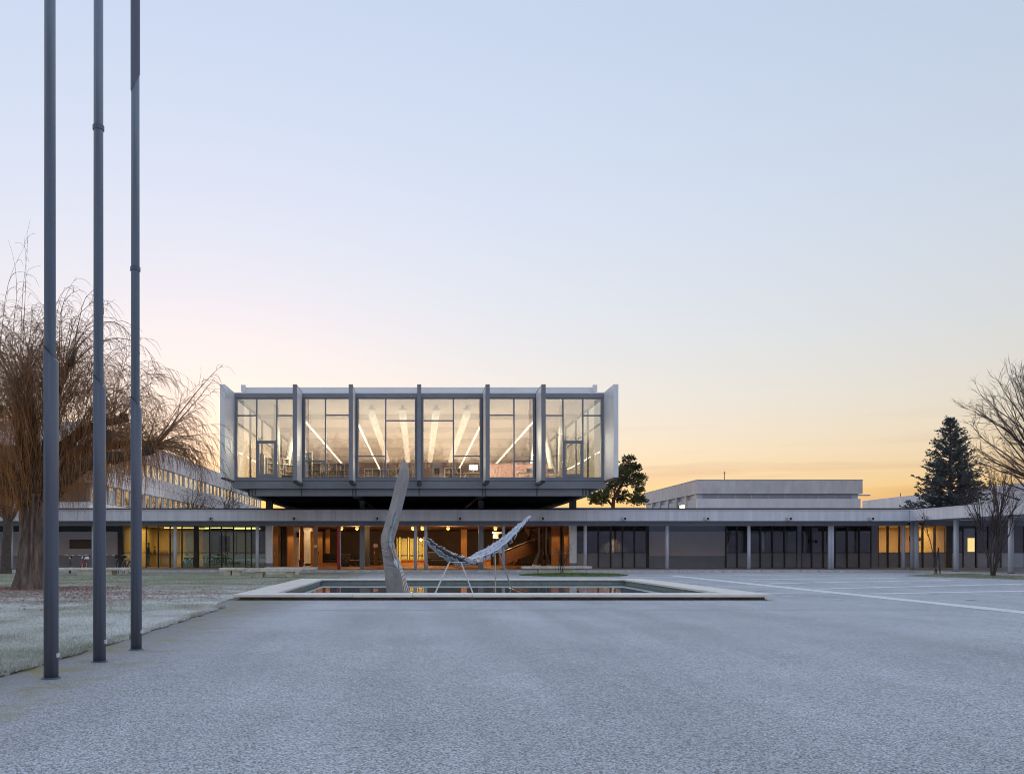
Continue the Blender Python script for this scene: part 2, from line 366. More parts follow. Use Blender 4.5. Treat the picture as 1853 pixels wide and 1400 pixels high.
def water():
    m = bpy.data.materials.new('pool_water'); m.use_nodes = True; n = m.node_tree.nodes; l = m.node_tree.links
    b = n['Principled BSDF']; b.inputs['Base Color'].default_value = (0.2, 0.28, 0.3, 1); b.inputs['Roughness'].default_value = 0.02
    b.inputs['IOR'].default_value = 1.33; b.inputs['Specular IOR Level'].default_value = 0.8
    tc = n.new('ShaderNodeTexCoord'); nz = n.new('ShaderNodeTexNoise'); nz.inputs['Scale'].default_value = 1.5; l.new(tc.outputs['Object'], nz.inputs['Vector'])
    bp = n.new('ShaderNodeBump'); bp.inputs['Strength'].default_value = 0.02; bp.inputs['Distance'].default_value = 0.01
    l.new(nz.outputs['Fac'], bp.inputs['Height']); l.new(bp.outputs[0], b.inputs['Normal'])
    M['water'] = m
water()

# ------------------------------------------------------------------ ground and paving
POOL = (-4.93, 9.4, 21.95, 35.0)                  # outer edge of the coping
COP = 1.0
gb = MB()
a0, a1, b0, b1 = POOL[0] + .15, POOL[1] - .15, POOL[2] + .15, POOL[3] - .15
for (x0, x1, y0, y1) in ((-700, a0, -300, 900), (a1, 700, -300, 900), (a0, a1, -300, b0), (a0, a1, b1, 900)):
    gb.quad((x0, y0, 0), (x1, y0, 0), (x1, y1, 0), (x0, y1, 0))
struct(gb.build('ground', 'asphalt'))
random.seed(3)
edge = []
y = -20.0
while y < 18.0:
    edge.append((-4.32 + random.uniform(-.05, .05) - (0.02 * max(0, y - 12)), y)); y += 0.25
edge += [(-4.5, 18.6), (-4.75, 19.4), (-5.0, 20.6), (-5.02, 22), (-5.0, 30), (-4.98, 35.1), (-4.2, 36.5), (-3.9, 40), (-4.1, 43.5), (-4.9, 45.2), (-7, 46.5), (-9, 47.2)]
poly = edge + [(-60, 47.5), (-60, -20)]
struct(MB().prism(poly, -0.05, 0.028).build('lawn', 'lawn'))
# soil lip where the turf ends
lip = MB()
for (xa, ya), (xb, yb) in zip(edge[:-12], edge[1:-11]):
    if ya > 3: lip.box(xa - .01, xa + random.uniform(.0, .03), ya, ya + (yb - ya) * random.uniform(.3, 1), -0.02, random.uniform(.004, .014))
mat('soil', (0.16, 0.13, 0.11), 0.95, 0, 0.4, 20)
struct(lip.build('lawn_edge_soil', 'soil'))

def pt_in(x, yy):
    if yy < 18.4: return x < -4.42
    if yy < 20.6: return x < -4.42 - (yy - 18.4) * .3
    if yy < 35.2: return x < -5.1
    return x < -4.6 - max(0, yy - 43) * 1.2
gr = MB(); random.seed(8)
def blade(x, yy, h, w, lean):
    a = random.uniform(0, 6.28); dx, dy = math.cos(a) * w, math.sin(a) * w
    lx, ly = random.gauss(0, lean), random.gauss(0, lean)
    b = len(gr.v)
    gr.v += [(x - dx, yy - dy, .02), (x + dx, yy + dy, .02), (x + lx, yy + ly, .02 + h)]
    gr.f.append((b, b + 1, b + 2))
N = 0
while N < 120000:
    yy = 7.0 * (47 / 7.0) ** random.random()
    x = random.uniform(max(-0.56 * yy - 1, -26), -4.0)
    if not pt_in(x, yy): continue
    h = random.uniform(.02, .05) * (1.25 if random.random() < .12 else 1)
    w = 0.0035 + 0.00022 * yy
    blade(x, yy, h, w, .02); N += 1
for i in range(22000):                                  # ragged edge beside the tarmac
    yy = random.uniform(5, 19)
    x = -4.36 - (0.02 * max(0, yy - 12)) - abs(random.gauss(0, .06)) + random.uniform(0, .08) * (1 + math.sin(yy * 5) * .6)
    blade(x, yy, random.uniform(.02, .06), 0.006, .035)
stuff(gr.build('lawn_grass', 'grass_blade'), 'short frosted grass blades covering the lawn')
# fallen leaves
lf = MB(); random.seed(11)
for i in range(6500):
    if random.random() < .6:
        x = -9.5 + random.gauss(0, 2.3); yy = 23.5 + random.gauss(0, 2.2)
    else:
        x = -13 + random.gauss(0, 2.0); yy = 27 + random.gauss(0, 1.3)
    if not pt_in(x, yy): continue
    a = random.uniform(0, 6.28); s_ = random.uniform(.025, .06)
    u = Vector((math.cos(a), math.sin(a), random.uniform(-.3, .3))) * s_; w = Vector((-math.sin(a), math.cos(a), random.uniform(-.3, .3))) * s_ * .5
    c = Vector((x, yy, .05 + random.uniform(0, .02)))
    lf.quad(c - u, c + w, c + u, c - w)
for i in range(2600):
    a = random.uniform(0, 6.28); rr = .5 + abs(random.gauss(0, .9)); x = -13.05 + rr * math.cos(a) * 1.4; yy = 27.9 + rr * math.sin(a)
    a = random.uniform(0, 6.28); s_ = random.uniform(.03, .07)
    u = Vector((math.cos(a), math.sin(a), random.uniform(-.4, .4))) * s_; w = Vector((-math.sin(a), math.cos(a), random.uniform(-.3, .3))) * s_ * .35
    c = Vector((x, yy, .05 + random.uniform(0, .03))); lf.quad(c - u, c + w, c + u, c - w)
stuff(lf.build('fallen_leaves', 'leaf_litter'), 'russet fallen leaves scattered over the lawn')

# pale bands laid in the plaza
def band(p, q, w, name='paving_band'):
    p = Vector((*p, 0)); q = Vector((*q, 0)); d = (q - p).normalized(); s_ = Vector((-d.y, d.x, 0)) * w / 2
    o = MB().quad((p - s_) + Vector((0, 0, .004)), (q - s_) + Vector((0, 0, .004)), (q + s_) + Vector((0, 0, .004)), (p + s_) + Vector((0, 0, .004)))
    o = o.build(name, 'frost_strip', loc=(p.x, p.y, 0)); return struct(o)
band((12.85, 16.6), (13.55, 44.5), .58)
for p, q in (((13.8, 25.3), (20.2, 27.2)), ((13.75, 28.6), (24.6, 33.2)), ((14.2, 33.4), (24, 37.3)), ((14.5, 37.9), (23.2, 40.1)), ((10.0, 25.8), (12.8, 25.9)), ((10.2, 45.4), (26, 45.6)), ((10.0, 41.2), (13.1, 41.2)), ((10.1, 30.4), (12.9, 30.2)), ((15.5, 21.2), (22, 23.0))):
    band(p, q, .42 if p[0] < 15 else .28)
mat('tar_seam', (0.36, 0.37, 0.4), 0.8, 0, 0.3, 6)
def seam(pts, w, m_='tar_seam'):
    mb = MB()
    for (xa, ya), (xb, yb) in zip(pts[:-1], pts[1:]): mb.quad((xa, ya - w, .005), (xb, yb - w, .005), (xb, yb + w, .005), (xa, ya + w, .005))
    return struct(mb.build('tar_seam', m_))
random.seed(19)
seam([(-3.0 + i * .8, 18.35 + random.gauss(0, .02)) for i in range(35)], .016)
# frost patches in the plaza
mat('frost_patch', (0.95, 0.96, 0.98), 0.85, 0, 0.1, 20, 0.2, 60)
fp = MB(); random.seed(5)
for i in range(46):
    x = 6.6 + i * .085; yy = 17.75 + .05 * (i % 3) + random.gauss(0, .01); r = random.uniform(.008, .02) * (1.3 - abs(i - 23) / 26)
    b = len(fp.v); fp.v += [(x + r * 1.9 * random.uniform(.6, 1) * math.cos(6.283 * j / 6), yy + r * random.uniform(.6, 1) * math.sin(6.283 * j / 6), .0085) for j in range(6)]
    fp.f.append(tuple(range(b, b + 6)))
for i in range(70):
    x = random.uniform(10, 24); yy = random.uniform(20, 40); r = random.uniform(.05, .18); k = 7
    b = len(fp.v); fp.v += [(x + r * random.uniform(.6, 1.3) * math.cos(6.283 * j / k), yy + r * random.uniform(.6, 1.3) * math.sin(6.283 * j / k), .009 + i * .0001) for j in range(k)]
    fp.f.append(tuple(range(b, b + k)))
stuff(fp.build('frost_patches', 'frost_patch'), 'small white frost patches on the plaza')

# walkway slab with kerb
WZ = 0.12
KY, CY, FY, WY = 51.2, 53.0, 52.0, 60.0          # kerb, column row, fascia, back wall
slab = MB().box(-60, 70, KY + .16, 90, -0.02, WZ)
struct(slab.build('walkway_paving', 'walkway_floor'))
kerb_root = bpy.data.objects.new('walkway_kerb', None); C.objects.link(kerb_root); kerb_root.location = (0, KY, 0); struct(kerb_root)
x = -40.0
while x < 26.4:
    MB().box(x, x + 1.18, KY, KY + .15, -0.02, WZ + .012).build('kerb_stone', 'kerb', kerb_root, bevel=.01); x += 1.2
# side walkway beside the right-hand wing
struct(MB().box(30.6, 70, 20, KY + .1, -0.02, WZ - .004).build('wing_paving', 'walkway_floor'))

def mound(name, pts, zt, m, blades, lab):
    cx = sum(p[0] for p in pts) / len(pts); cy = sum(p[1] for p in pts) / len(pts)
    mb = MB(); n = len(pts)
    mb.v = [(p[0], p[1], .005) for p in pts] + [(cx + (p[0] - cx) * .75, cy + (p[1] - cy) * .75, zt) for p in pts] + [(cx, cy, zt * 1.2)]
    mb.f = [(i, (i + 1) % n, n + (i + 1) % n, n + i) for i in range(n)] + [(n + i, n + (i + 1) % n, 2 * n) for i in range(n)]
    o = struct(mb.build(name, m, loc=(cx, cy, 0), smooth=True))
    g2 = MB()
    for i in range(blades):
        j = random.randrange(n); t = random.random() ** .5 * 1.0; u = random.random()
        ex = pts[j][0] * (1 - u) + pts[(j + 1) % n][0] * u; ey = pts[j][1] * (1 - u) + pts[(j + 1) % n][1] * u
        x_, y_ = cx + (ex - cx) * t, cy + (ey - cy) * t
        z_ = zt * min(1, (1 - t) * 4); a = random.uniform(0, 6.28); w = .012
        b = len(g2.v); g2.v += [(x_ - w * math.cos(a), y_ - w * math.sin(a), z_), (x_ + w * math.cos(a), y_ + w * math.sin(a), z_), (x_ + random.gauss(0, .02), y_ + random.gauss(0, .02), z_ + random.uniform(.03, .08))]
        g2.f.append((b, b + 1, b + 2))
    stuff(g2.build(name + '_grass', m, loc=(cx, cy, 0)), lab)
random.seed(2)
el = [(8.4 + 2.9 * math.cos(t) * (1 + .06 * math.sin(3 * t)), 44.6 + 2.3 * math.sin(t)) for t in [2 * math.pi * k / 26 for k in range(26)]]
mound('bench_lawn', el, .06, 'fresh_grass', 5000, 'green grass round the bench behind the pool')
rl = [(25.6, 43.6), (27.5, 45.2), (29.5, 46.2), (30.5, 46.4), (30.5, 40), (30.5, 34), (29.8, 33.5), (28.6, 35), (27.6, 37.5), (26.4, 40.5)]
mound('corner_lawn', rl, .05, 'lawn', 7000, 'short frosted grass at the corner of the covered walk')

# ------------------------------------------------------------------ pool
X0, X1, Y0, Y1 = POOL
pool = thing('reflecting_pool', 'square reflecting pool with pale stone coping in the plaza', 'pool', ((X0 + X1) / 2, (Y0 + Y1) / 2, 0))
ZT, ZB = .152, .085
def coping(ax, lo, hi, c0, c1, n):
    st = (hi - lo) / n
    for i in range(n):
        g_ = .004; a = lo + i * st + g_; b = lo + (i + 1) * st - g_; dz = random.uniform(-.003, .003)
        bx = (a, b, c0, c1) if ax == 'x' else (c0, c1, a, b)
        MB().box(*bx, ZB + dz, ZT + dz).build('coping_stone', 'stone', pool, bevel=.008)
coping('x', X0, X1, Y0, Y0 + COP, 9); coping('x', X0, X1, Y1 - COP, Y1, 9)
coping('y', Y0 + COP, Y1 - COP, X0, X0 + COP, 7); coping('y', Y0 + COP, Y1 - COP, X1 - COP, X1, 7)
i_ = .16
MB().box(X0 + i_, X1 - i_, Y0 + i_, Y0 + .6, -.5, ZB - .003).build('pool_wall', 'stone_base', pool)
MB().box(X0 + i_, X1 - i_, Y1 - .6, Y1 - i_, -.5, ZB - .003).build('pool_wall', 'pool_wall', pool)
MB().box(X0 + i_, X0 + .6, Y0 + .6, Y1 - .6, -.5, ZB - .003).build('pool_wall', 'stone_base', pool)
MB().box(X1 - .6, X1 - i_, Y0 + .6, Y1 - .6, -.5, ZB - .003).build('pool_wall', 'pool_wall', pool)
# inner faces set back under the coping
for b in ((X0 + .6, X1 - .6, Y1 - .9, Y1 - .6), (X0 + .6, X0 + .9, Y0 + .6, Y1 - .9), (X1 - .9, X1 - .6, Y0 + .6, Y1 - .9)):
    MB().box(*b, -.5, ZB - .006).build('pool_lining', 'pool_wall', pool)
MB().box(X0 + .2, X1 - .2, Y0 + .2, Y1 - .2, -.6, -.505).build('pool_floor', 'pool_floor', pool)
wt = MB().quad((X0 + .6, Y0 + .6, -.02), (X1 - .6, Y0 + .6, -.02), (X1 - .6, Y1 - .6, -.02), (X0 + .6, Y1 - .6, -.02)).build('pool_water', 'water')
struct(wt)
# moss line where the wall meets the ground
ms = MB(); random.seed(4)
for i in range(900):
    x = random.uniform(X0 + .1, X1 - .1); h = random.uniform(.005, .03)
    ms.tube([(x, Y0 + .15, 0), (x + random.uniform(-.02, .02), Y0 + .13, h)], [random.uniform(.008, .025), .004], 4)
stuff(ms.build('pool_edge_moss', 'soil'), 'dark moss at the foot of the pool wall')

# ------------------------------------------------------------------ glazed pavilion on its columns
GY = 49.0; k = GY / F; BC = (758.5 - VX) * k
FR = GY / 1.055
HB = 334.5 * k                                  # half width
BK = 86.0                                       # back of the box
pav = thing('glass_pavilion', 'raised glass library pavilion with white fins on steel columns', 'building', (BC, 60, 0))
FIN = [-333.5, -213.5, -117.5, 0, 117.5, 213.5, 333.5]
ZF0, ZF1 = 5.45, 10.62
for i, f in enumerate(FIN):
    xc = BC + f * k; end = i in (0, 6)
    t = .27 if end else .085
    zb = 5.44 if end else 5.27
    sx = -1 if i == 0 else (1 if i == 6 else 0)
    if end:
        xa, xb = (xc - .27, xc) if i == 0 else (xc, xc + .27)
        fn = MB().box(xa, xb, FR, GY + .3, zb, 10.66).build('fin', 'white_panel', pav, bevel=.015)
        MB().box(xa + .02, xb - .02, FR + .1, GY + .2, zb - .07, zb - .002).build('fin_base', 'dark_steel', fn)
    else:
        fn = MB().box(xc - t, xc + t, FR + .2, GY - .15, zb + .02, 10.62).build('fin', 'white_panel', pav)
        MB().box(xc - .115, xc + .115, FR, FR + .197, zb, 10.65).build('fin_post', 'grey_steel', fn)
        MB().box(xc - t - .006, xc + t + .006, FR + .2, GY - .16, 10.622, 10.66).build('fin_cap', 'dark_steel', fn)
        MB().box(xc - .13, xc + .13, FR + .25, GY - .2, zb - .12, zb + .018).build('fin_base', 'dark_steel', fn)
        MB().box(xc - .13, xc + .13, GY - .145, GY + .12, 5.6, 10.35).build('fin_bracket', 'dark_steel', fn)
# head beam, sill, floor beams
MB().box(BC - HB, BC + HB, GY - .1, GY + .2, 10.37, 10.60).build('head_beam', 'grey_steel', pav)
MB().box(BC - HB, BC + HB, GY - .08, GY + .2, 5.46, 5.60).build('sill_beam', 'grey_steel', pav)
MB().box(BC - HB - .07, BC + HB + .07, GY - .14, GY + .25, 5.0, 5.43).build('floor_beam', 'grey_steel', pav)
for s_ in (-1, 1):
    xa = BC + s_ * (HB - .05)
    MB().box(min(xa, xa - s_ * .3), max(xa, xa - s_ * .3), GY + .255, BK, 5.0, 5.43).build('floor_beam', 'grey_steel', pav)
HB2 = 307 * k
lb = MB().box(BC - HB2, BC + HB2, GY + .12, GY + .5, 4.58, 4.985).build('lower_beam', 'grey_steel', pav)
for f in FIN[1:-1] + [-300, 300]:
    for dx in (-.09, .09) if abs(f) in (117.5, 300) else (0,):
        MB().box(BC + f * k + dx - .03, BC + f * k + dx + .03, GY + .07, GY + .117, 4.6, 4.98).build('stiffener', 'dark_steel', lb)
for f in (-307, -117.5, 117.5, 307):
    xa = BC + f * k
    MB().box(xa - .18, xa + .18, GY + .505, BK, 4.6, 4.985).build('cantilever_beam', 'dark_steel', pav)
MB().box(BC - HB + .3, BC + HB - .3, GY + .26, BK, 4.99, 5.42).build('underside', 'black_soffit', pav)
yy = GY + 2
while yy < BK - 1:
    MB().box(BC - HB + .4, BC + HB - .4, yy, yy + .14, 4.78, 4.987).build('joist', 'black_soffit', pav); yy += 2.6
# roof
MB().box(BC - HB - .02, BC + HB + .02, GY - .06, BK, 10.603, 10.68).build('roof_edge', 'white_panel', pav)
PY = 51.1; kp = PY / F
MB().box(BC - 318 * kp, BC + 318 * kp, PY, BK, 10.685, 11.40).build('roof_parapet', 'white_panel', pav)
for s_ in (-1, 1):
    xa = BC + s_ * 317 * kp
    MB().box(xa - .13, xa + .13, PY - .25, PY - .004, 11.1, 11.5).build('roof_outlet', 'white_panel', pav)
# interior shell
MB().box(BC - HB + .1, BC + HB - .1, GY + .26, BK - .2, 5.435, 5.5).build('floor', 'interior_floor', pav)
MB().box(BC - HB + .1, BC + HB - .1, GY + .21, BK - .2, 10.45, 10.6).build('ceiling', 'ceiling_white', pav)
MB().box(BC - HB + .1, BC + HB - .1, BK - .2, BK, 5.0, 10.6).build('back_wall', 'interior_wall', pav)
for yy in (55.5, 61.5, 67.5, 73.5, 79.5):
    MB().box(BC - HB + .35, BC + HB - .35, yy, yy + .3, 10.1, 10.448).build('ceiling_beam', 'ceiling_white', pav)
# window bays: list of vertical bars (px from centre) and rails per cell
def bay(x0, x1, bars, rails, door=None):
    """x0,x1 px from centre; bars inner verticals; rails: {cell index: [y px]}"""
    X = lambda p: BC + p * k
    Z = lambda y: H + (VY - y) * k
    w = MB()
    w.box(X(x0), X(x0) + .14, GY - .05, GY + .1, 5.602, 10.368); w.box(X(x1) - .14, X(x1), GY - .05, GY + .1, 5.602, 10.368)
    w.box(X(x0) + .142, X(x1) - .142, GY - .05, GY + .1, 10.29, 10.368); w.box(X(x0) + .142, X(x1) - .142, GY - .05, GY + .1, 5.602, 5.67)
    win = w.build('window', 'grey_steel', pav)
    xs = [X(x0) + .14] + [X(b) for b in bars] + [X(x1) - .14]
    for b in bars:
        MB().box(X(b) - .04, X(b) + .04, GY - .045, GY + .095, 5.672, 10.288).build('mullion', 'grey_steel', win)
    for c in range(len(xs) - 1):
        xa = xs[c] + (.042 if c else .002); xb = xs[c + 1] - (.042 if c < len(xs) - 2 else .002)
        zs = [5.672] + [Z(y) for y in sorted(rails.get(c, []), reverse=True)] + [10.288]
        if door == c:
            zs = [Z(799), 10.288]
            d = MB()
            d.box(xa, xa + .11, GY - .06, GY + .1, 5.672, Z(799) - .1); d.box(xb - .11, xb, GY - .06, GY + .1, 5.672, Z(799) - .1)
            d.box(xa, xb, GY - .06, GY + .1, Z(799) - .098, Z(799) - .003)
            d.box(xa + .112, xb - .112, GY - .06, GY + .1, 5.672, 5.86)
            dr = d.build('door', 'grey_steel', pav)
            MB().box(xa + .112, xb - .112, GY + .01, GY + .02, 5.862, Z(799) - .102).build('pane', 'pavilion_glass', dr)
            MB().box(xa + .06, xa + .09, GY - .11, GY - .065, 6.55, 6.75).build('handle', 'chrome', dr)
        for a in zs[1:-1] if door != c else ():
            MB().box(xa, xb, GY - .045, GY + .095, a - .035, a + .035).build('rail', 'grey_steel', win)
        if door == c: MB().box(xa, xb, GY - .045, GY + .095, zs[0] - .002, zs[0] + .06).build('rail', 'grey_steel', win)
        for q in range(len(zs) - 1):
            za = zs[q] + (.036 if q else .001) + (.06 if door == c else 0); zb = zs[q + 1] - (.036 if q < len(zs) - 2 else .001)
            MB().box(xa + .002, xb - .002, GY + .012, GY + .022, za, zb).build('pane', 'pavilion_glass', win)
L = FIN
bay(L[0], L[1] - 3.6, [-294, -257.5], {0: [751.7], 2: [751.7]}, door=1)
bay(L[1] + 3.6, L[2] - 3.6, [-169.5], {0: [834], 1: [751]})
bay(L[2] + 3.6, L[3] - 3.6, [-60.5], {0: [825], 1: [761]})
bay(L[3] + 3.6, L[4] - 3.6, [62], {0: [761], 1: [825]})
bay(L[4] + 3.6, L[5] - 3.6, [171.5], {0: [751], 1: [834]})
bay(L[5] + 3.6, L[6], [260, 296], {0: [751.7], 2: [751.7]}, door=1)
# side glazing
for s_ in (-1, 1):
    xs_ = BC + s_ * (HB - .08)
    yy = GY + .25; j = 0
    while yy < BK - 1:
        y2 = min(yy + 4.0, BK - .2)
        sw = MB().box(xs_ - .06, xs_ + .06, yy, yy + .14, 5.6, 10.368)
        sw.box(xs_ - .05, xs_ + .05, yy + .142, y2 - .002, 5.602, 5.7).box(xs_ - .05, xs_ + .05, yy + .142, y2 - .002, 8.9, 8.97)
        sw = sw.build('window', 'grey_steel', pav)
        MB().box(xs_ - .006, xs_ + .006, yy + .145, y2 - .004, 5.702, 8.898).build('pane', 'side_glass', sw)
        MB().box(xs_ - .006, xs_ + .006, yy + .145, y2 - .004, 8.972, 10.36).build('pane', 'side_glass', sw)
        yy += 4.0; j += 1
    MB().box(min(xs_ - .1, xs_ + .1), max(xs_ - .1, xs_ + .1), GY + .24, BK, 10.37, 10.6).build('head_beam', 'grey_steel', pav)
    MB().box(xs_ - .1, xs_ + .1, GY + .255, BK, 5.46, 5.598).build('sill_beam', 'grey_steel', pav)
    # inner white struts in the end bays
    for (a, b_) in (((s_ * 8.95, 52.0, 5.5), (s_ * 8.95, 52.0, 10.44)), ((s_ * 9.3, 56.5, 5.5), (s_ * 8.7, 58.0, 10.44)), ((s_ * 8.2, 61, 5.5), (s_ * 8.9, 63.0, 10.44))):
        d = Vector(b_) - Vector(a)
        MB().tube([Vector(a) + Vector((BC, 0, 0)), Vector(b_) + Vector((BC, 0, 0))], [.26, .16], 10).build('strut', 'ceiling_white', pav, smooth=True)
# columns of the pavilion: white cladding at ground level, dark steel above the canopy
COLY = 54.2
for xp, w_, cl in ((487.5, 5.6, 1), (1036.5, 5.6, 1), (655.5, 4.4, 0), (870, 4.6, 0)):
    xc = pX(xp, COLY); hw = w_ * COLY / F
    c = MB().box(xc - hw, xc + hw, COLY - hw, COLY + hw, WZ, 4.6).build('column', 'dark_steel' if cl else 'grey_steel', pav)
    if cl:
        MB().box(xc - hw - .012, xc + hw + .012, COLY - hw - .012, COLY + hw + .012, .53, 3.05).build('cladding', 'white_paint', c)
        MB().box(xc - hw - .008, xc + hw + .008, COLY - hw - .008, COLY + hw + .008, WZ, .527).build('plinth', 'grey_steel', c)
for xp in (665, 515, 1005):
    xc = pX(xp, 63.5); MB().box(xc - .17, xc + .17, 63.3, 63.7, WZ, 3.6).build('column', 'dark_steel', pav)

# library lights: four long strips and four rows of ribbed ducts
for i, (xp, yp) in enumerate(((548, 757), (643.5, 760), (876, 761), (970, 757))):
    Yt = 50.4; p = px(xp, yp, Yt); z = 9.36; xx = p.x
    t = thing('strip_light', ['long glowing strip light above the left book stacks', 'long glowing strip light left of the central fin', 'long glowing strip light right of the central fin', 'long glowing strip light above the pink partition'][i], 'light', (xx, 66, z), 'strip lights in the library')
    tb = MB().box(xx - .04, xx + .04, Yt, 84, z - .04, z + .02).build('tube', 'tube_light', t)
    MB().box(xx - .075, xx + .075, Yt - .02, 84.02, z + .022, z + .08).build('housing', 'white_paint', t)
    for q in (54, 64, 74): MB().tube([(xx, q, z + .08), (xx, q, 10.45)], .012, 5).build('hanger', 'grey_steel', t)
    lamp('AREA', (xx, 67, z - .05), 100, (1.0, .9, .72), .07, t, (0, 0, 0), 32)
for i, xm in enumerate((-2.95, -1.0, 1.12, 3.08)):
    t = thing('ceiling_duct', ['ribbed white ceiling luminaire over the left reading area', 'ribbed white ceiling luminaire just left of the central fin', 'ribbed white ceiling luminaire just right of the central fin', 'ribbed white ceiling luminaire over the poster board'][i], 'duct', (xm, 66, 10.0), 'ribbed luminaires under the library ceiling')
    for (ya, yb) in ((52.5, 55.3), (56.2, 61.3), (62.2, 66.8), (68.5, 73), (74.2, 79)):
        pts, rad = [], []
        q = ya
        while q < yb:
            pts += [(xm, q, 9.98), (xm, q + .2, 9.98)]; rad += [.2, .235]; q += .22
        MB().tube(pts, rad, 12).build('segment', 'duct_glow', t)
    MB().lathe((xm, 52.2, 10.2), [(.26, 0), (.26, .08), (.1, .1), (.1, .245)], 14).build('diffuser', 'white_paint', t)

# furniture in the library
def bookcase(name, label, x0, x1, y0, z0, h, rows, depth=.35, yaw=0, cols=4):
    w = x1 - x0
    t = thing(name, label, 'bookcase', (x0, y0, z0), 'book stacks')
    f = MB(); n = cols
    for j in range(n + 1): f.box(x0 + w * j / n - .02, x0 + w * j / n + .02, y0, y0 + depth, z0, z0 + h)
    f.box(x0 - .02, x0 + w + .02, y0 + depth, y0 + depth + .02, z0, z0 + h)
    f.build('frame', 'ceiling_white', t)
    for r in range(rows + 1):
        z = z0 + .08 + (h - .1) * r / rows
        MB().box(x0 + .022, x1 - .022, y0 + .01, y0 + depth - .005, z - .018, z + .01).build('shelf', 'ceiling_white', t)
        if r < rows:
            bk = MB()
            for j in range(n):
                x = x0 + w * j / n + .03
                while x < x0 + w * (j + .9 * random.uniform(.55, 1)) / n + w / n * .0 and x < x0 + w * (j + 1) / n - .06:
                    bw = random.uniform(.02, .05); bk.box(x, x + bw * .9, y0 + .05, y0 + .26, z + .012, z + random.uniform(.2, .29) * (h / rows) / .36); x += bw
            bk.build('books', 'book', t)['kind'] = 'stuff'
    t.rotation_euler.z = yaw
    return t
random.seed(6)
bookcase('bookcase', 'tall bookcase seen through the left glazed door', -9.55, -8.0, 52.5, 5.5, 1.75, 5, yaw=R(38))
bookcase('low_bookcase', 'low white bookcase in the second bay from the left corner', -6.6, -4.1, 51.6, 5.5, 1.3, 3, cols=5)
bookcase('side_bookcase', 'narrow bookcase end standing beside the second fin', -7.05, -6.6, 51.2, 5.5, 1.9, 5, cols=1)
bookcase('wall_bookcase', 'bookcase against the back beside the left door', -8.5, -7.1, 53.2, 5.5, 1.35, 3, cols=3)
t = tag(MB().box(-9.85, -9.5, 51.0, 51.5, 5.5, 7.3).build('cabinet', 'pale_board', loc=(-9.6, 51.2, 5.5), bevel=.01), 'tall pale cabinet beside the left glazed door', 'cabinet')
t = thing('pink_partition', 'low pink partition wall in the right part of the library', 'partition', (6, 57, 5.5))
MB().box(4.9, 9.4, 57, 57.12, 5.5, 7.3).build('panel', 'pink_wall', t); MB().box(4.85, 9.45, 56.98, 57.14, 7.302, 7.35).build('cap_rail', 'pink_wall', t)
t = thing('poster_board', 'white poster board on an easel right of the central fin', 'board', (1.2, 51.6, 5.5))
MB().box(.85, 1.5, 51.55, 51.58, 5.95, 6.8).build('board', 'white_paint', t); MB().box(1.0, 1.3, 51.535, 51.547, 6.1, 6.45).build('print', 'bark_grey', t)
for x in (.95, 1.4): MB().tube([(x, 51.6, 5.5), (x, 51.6, 6.0)], .02, 6).build('leg', 'chrome', t)
def desk(label, x, y):
    t = thing('desk', label, 'desk', (x, y, 5.5), 'library desks')
    MB().box(x - .7, x + .7, y - .35, y + .35, 6.2, 6.235).build('top', 'ceiling_white', t)
    for sx in (-.62, .62):
        for sy in (-.28, .28): MB().box(x + sx - .025, x + sx + .025, y + sy - .025, y + sy + .025, 5.5, 6.198).build('leg', 'chrome', t)
bookcase('added_bookcase', 'added dark row of books in place of dark reflections left of the central fin', -3.4, -.4, 52.4, 5.5, 1.0, 2, cols=6)  # bookcases added to darken the bays where the glass mirrors dark crowns
bookcase('added_bookcase', 'added low row of books in place of dark reflections behind the poster board', 1.7, 2.7, 53.0, 5.5, 1.15, 3, cols=2)
desk('pale desk carrying the computer screen', 3.55, 52.0); desk('pale desk behind the pink-side chairs', 6.9, 52.2); desk('pale desk by the right glazed door', 8.2, 52.4)
t = thing('monitor', 'lit computer monitor on the pale desk', 'monitor', (3.45, 51.95, 6.24))
MB().box(3.15, 3.75, 51.93, 51.97, 6.36, 6.74).build('casing', 'white_paint', t); MB().box(3.19, 3.71, 51.922, 51.928, 6.4, 6.7).build('screen', 'screen_light', t)
MB().box(3.4, 3.5, 51.94, 51.97, 6.25, 6.36).build('stand', 'white_paint', t); MB().box(3.3, 3.6, 51.85, 52.05, 6.237, 6.25).build('foot', 'white_paint', t)
def chair(label, x, y, yaw=0):
    t = thing('chair', label, 'chair', (x, y, 5.5), 'library chairs')
    MB().box(x - .21, x + .21, y - .21, y + .21, 5.93, 5.96).build('seat', 'white_paint', t, bevel=.01)
    MB().box(x - .2, x + .2, y - .23, y - .2, 6.1, 6.36).build('backrest', 'white_paint', t, bevel=.01)
    for sx in (-1, 1):
        for sy in (-1, 1): MB().tube([(x + sx * .19, y + sy * .19, 5.93), (x + sx * .23, y + sy * .23, 5.5)], .014, 6).build('leg', 'white_paint', t)
        MB().tube([(x + sx * .19, y - .2, 5.95), (x + sx * .19, y - .22, 6.12)], .014, 6).build('back_post', 'white_paint', t)
    t.rotation_euler.z = yaw
chair('white chair beside the fin left of the right door bay', 6.75, 51.0, .3); chair('white chair in front of the right glazed door bay', 8.15, 51.1, -.2)
t = tag(MB().box(-8.35, -7.35, 50.6, 51.3, 5.5, 5.95).build('armchair', 'blue_paint', loc=(-7.8, 51, 5.5), bevel=.06), 'dark blue padded seat near the left glazed door', 'seat')

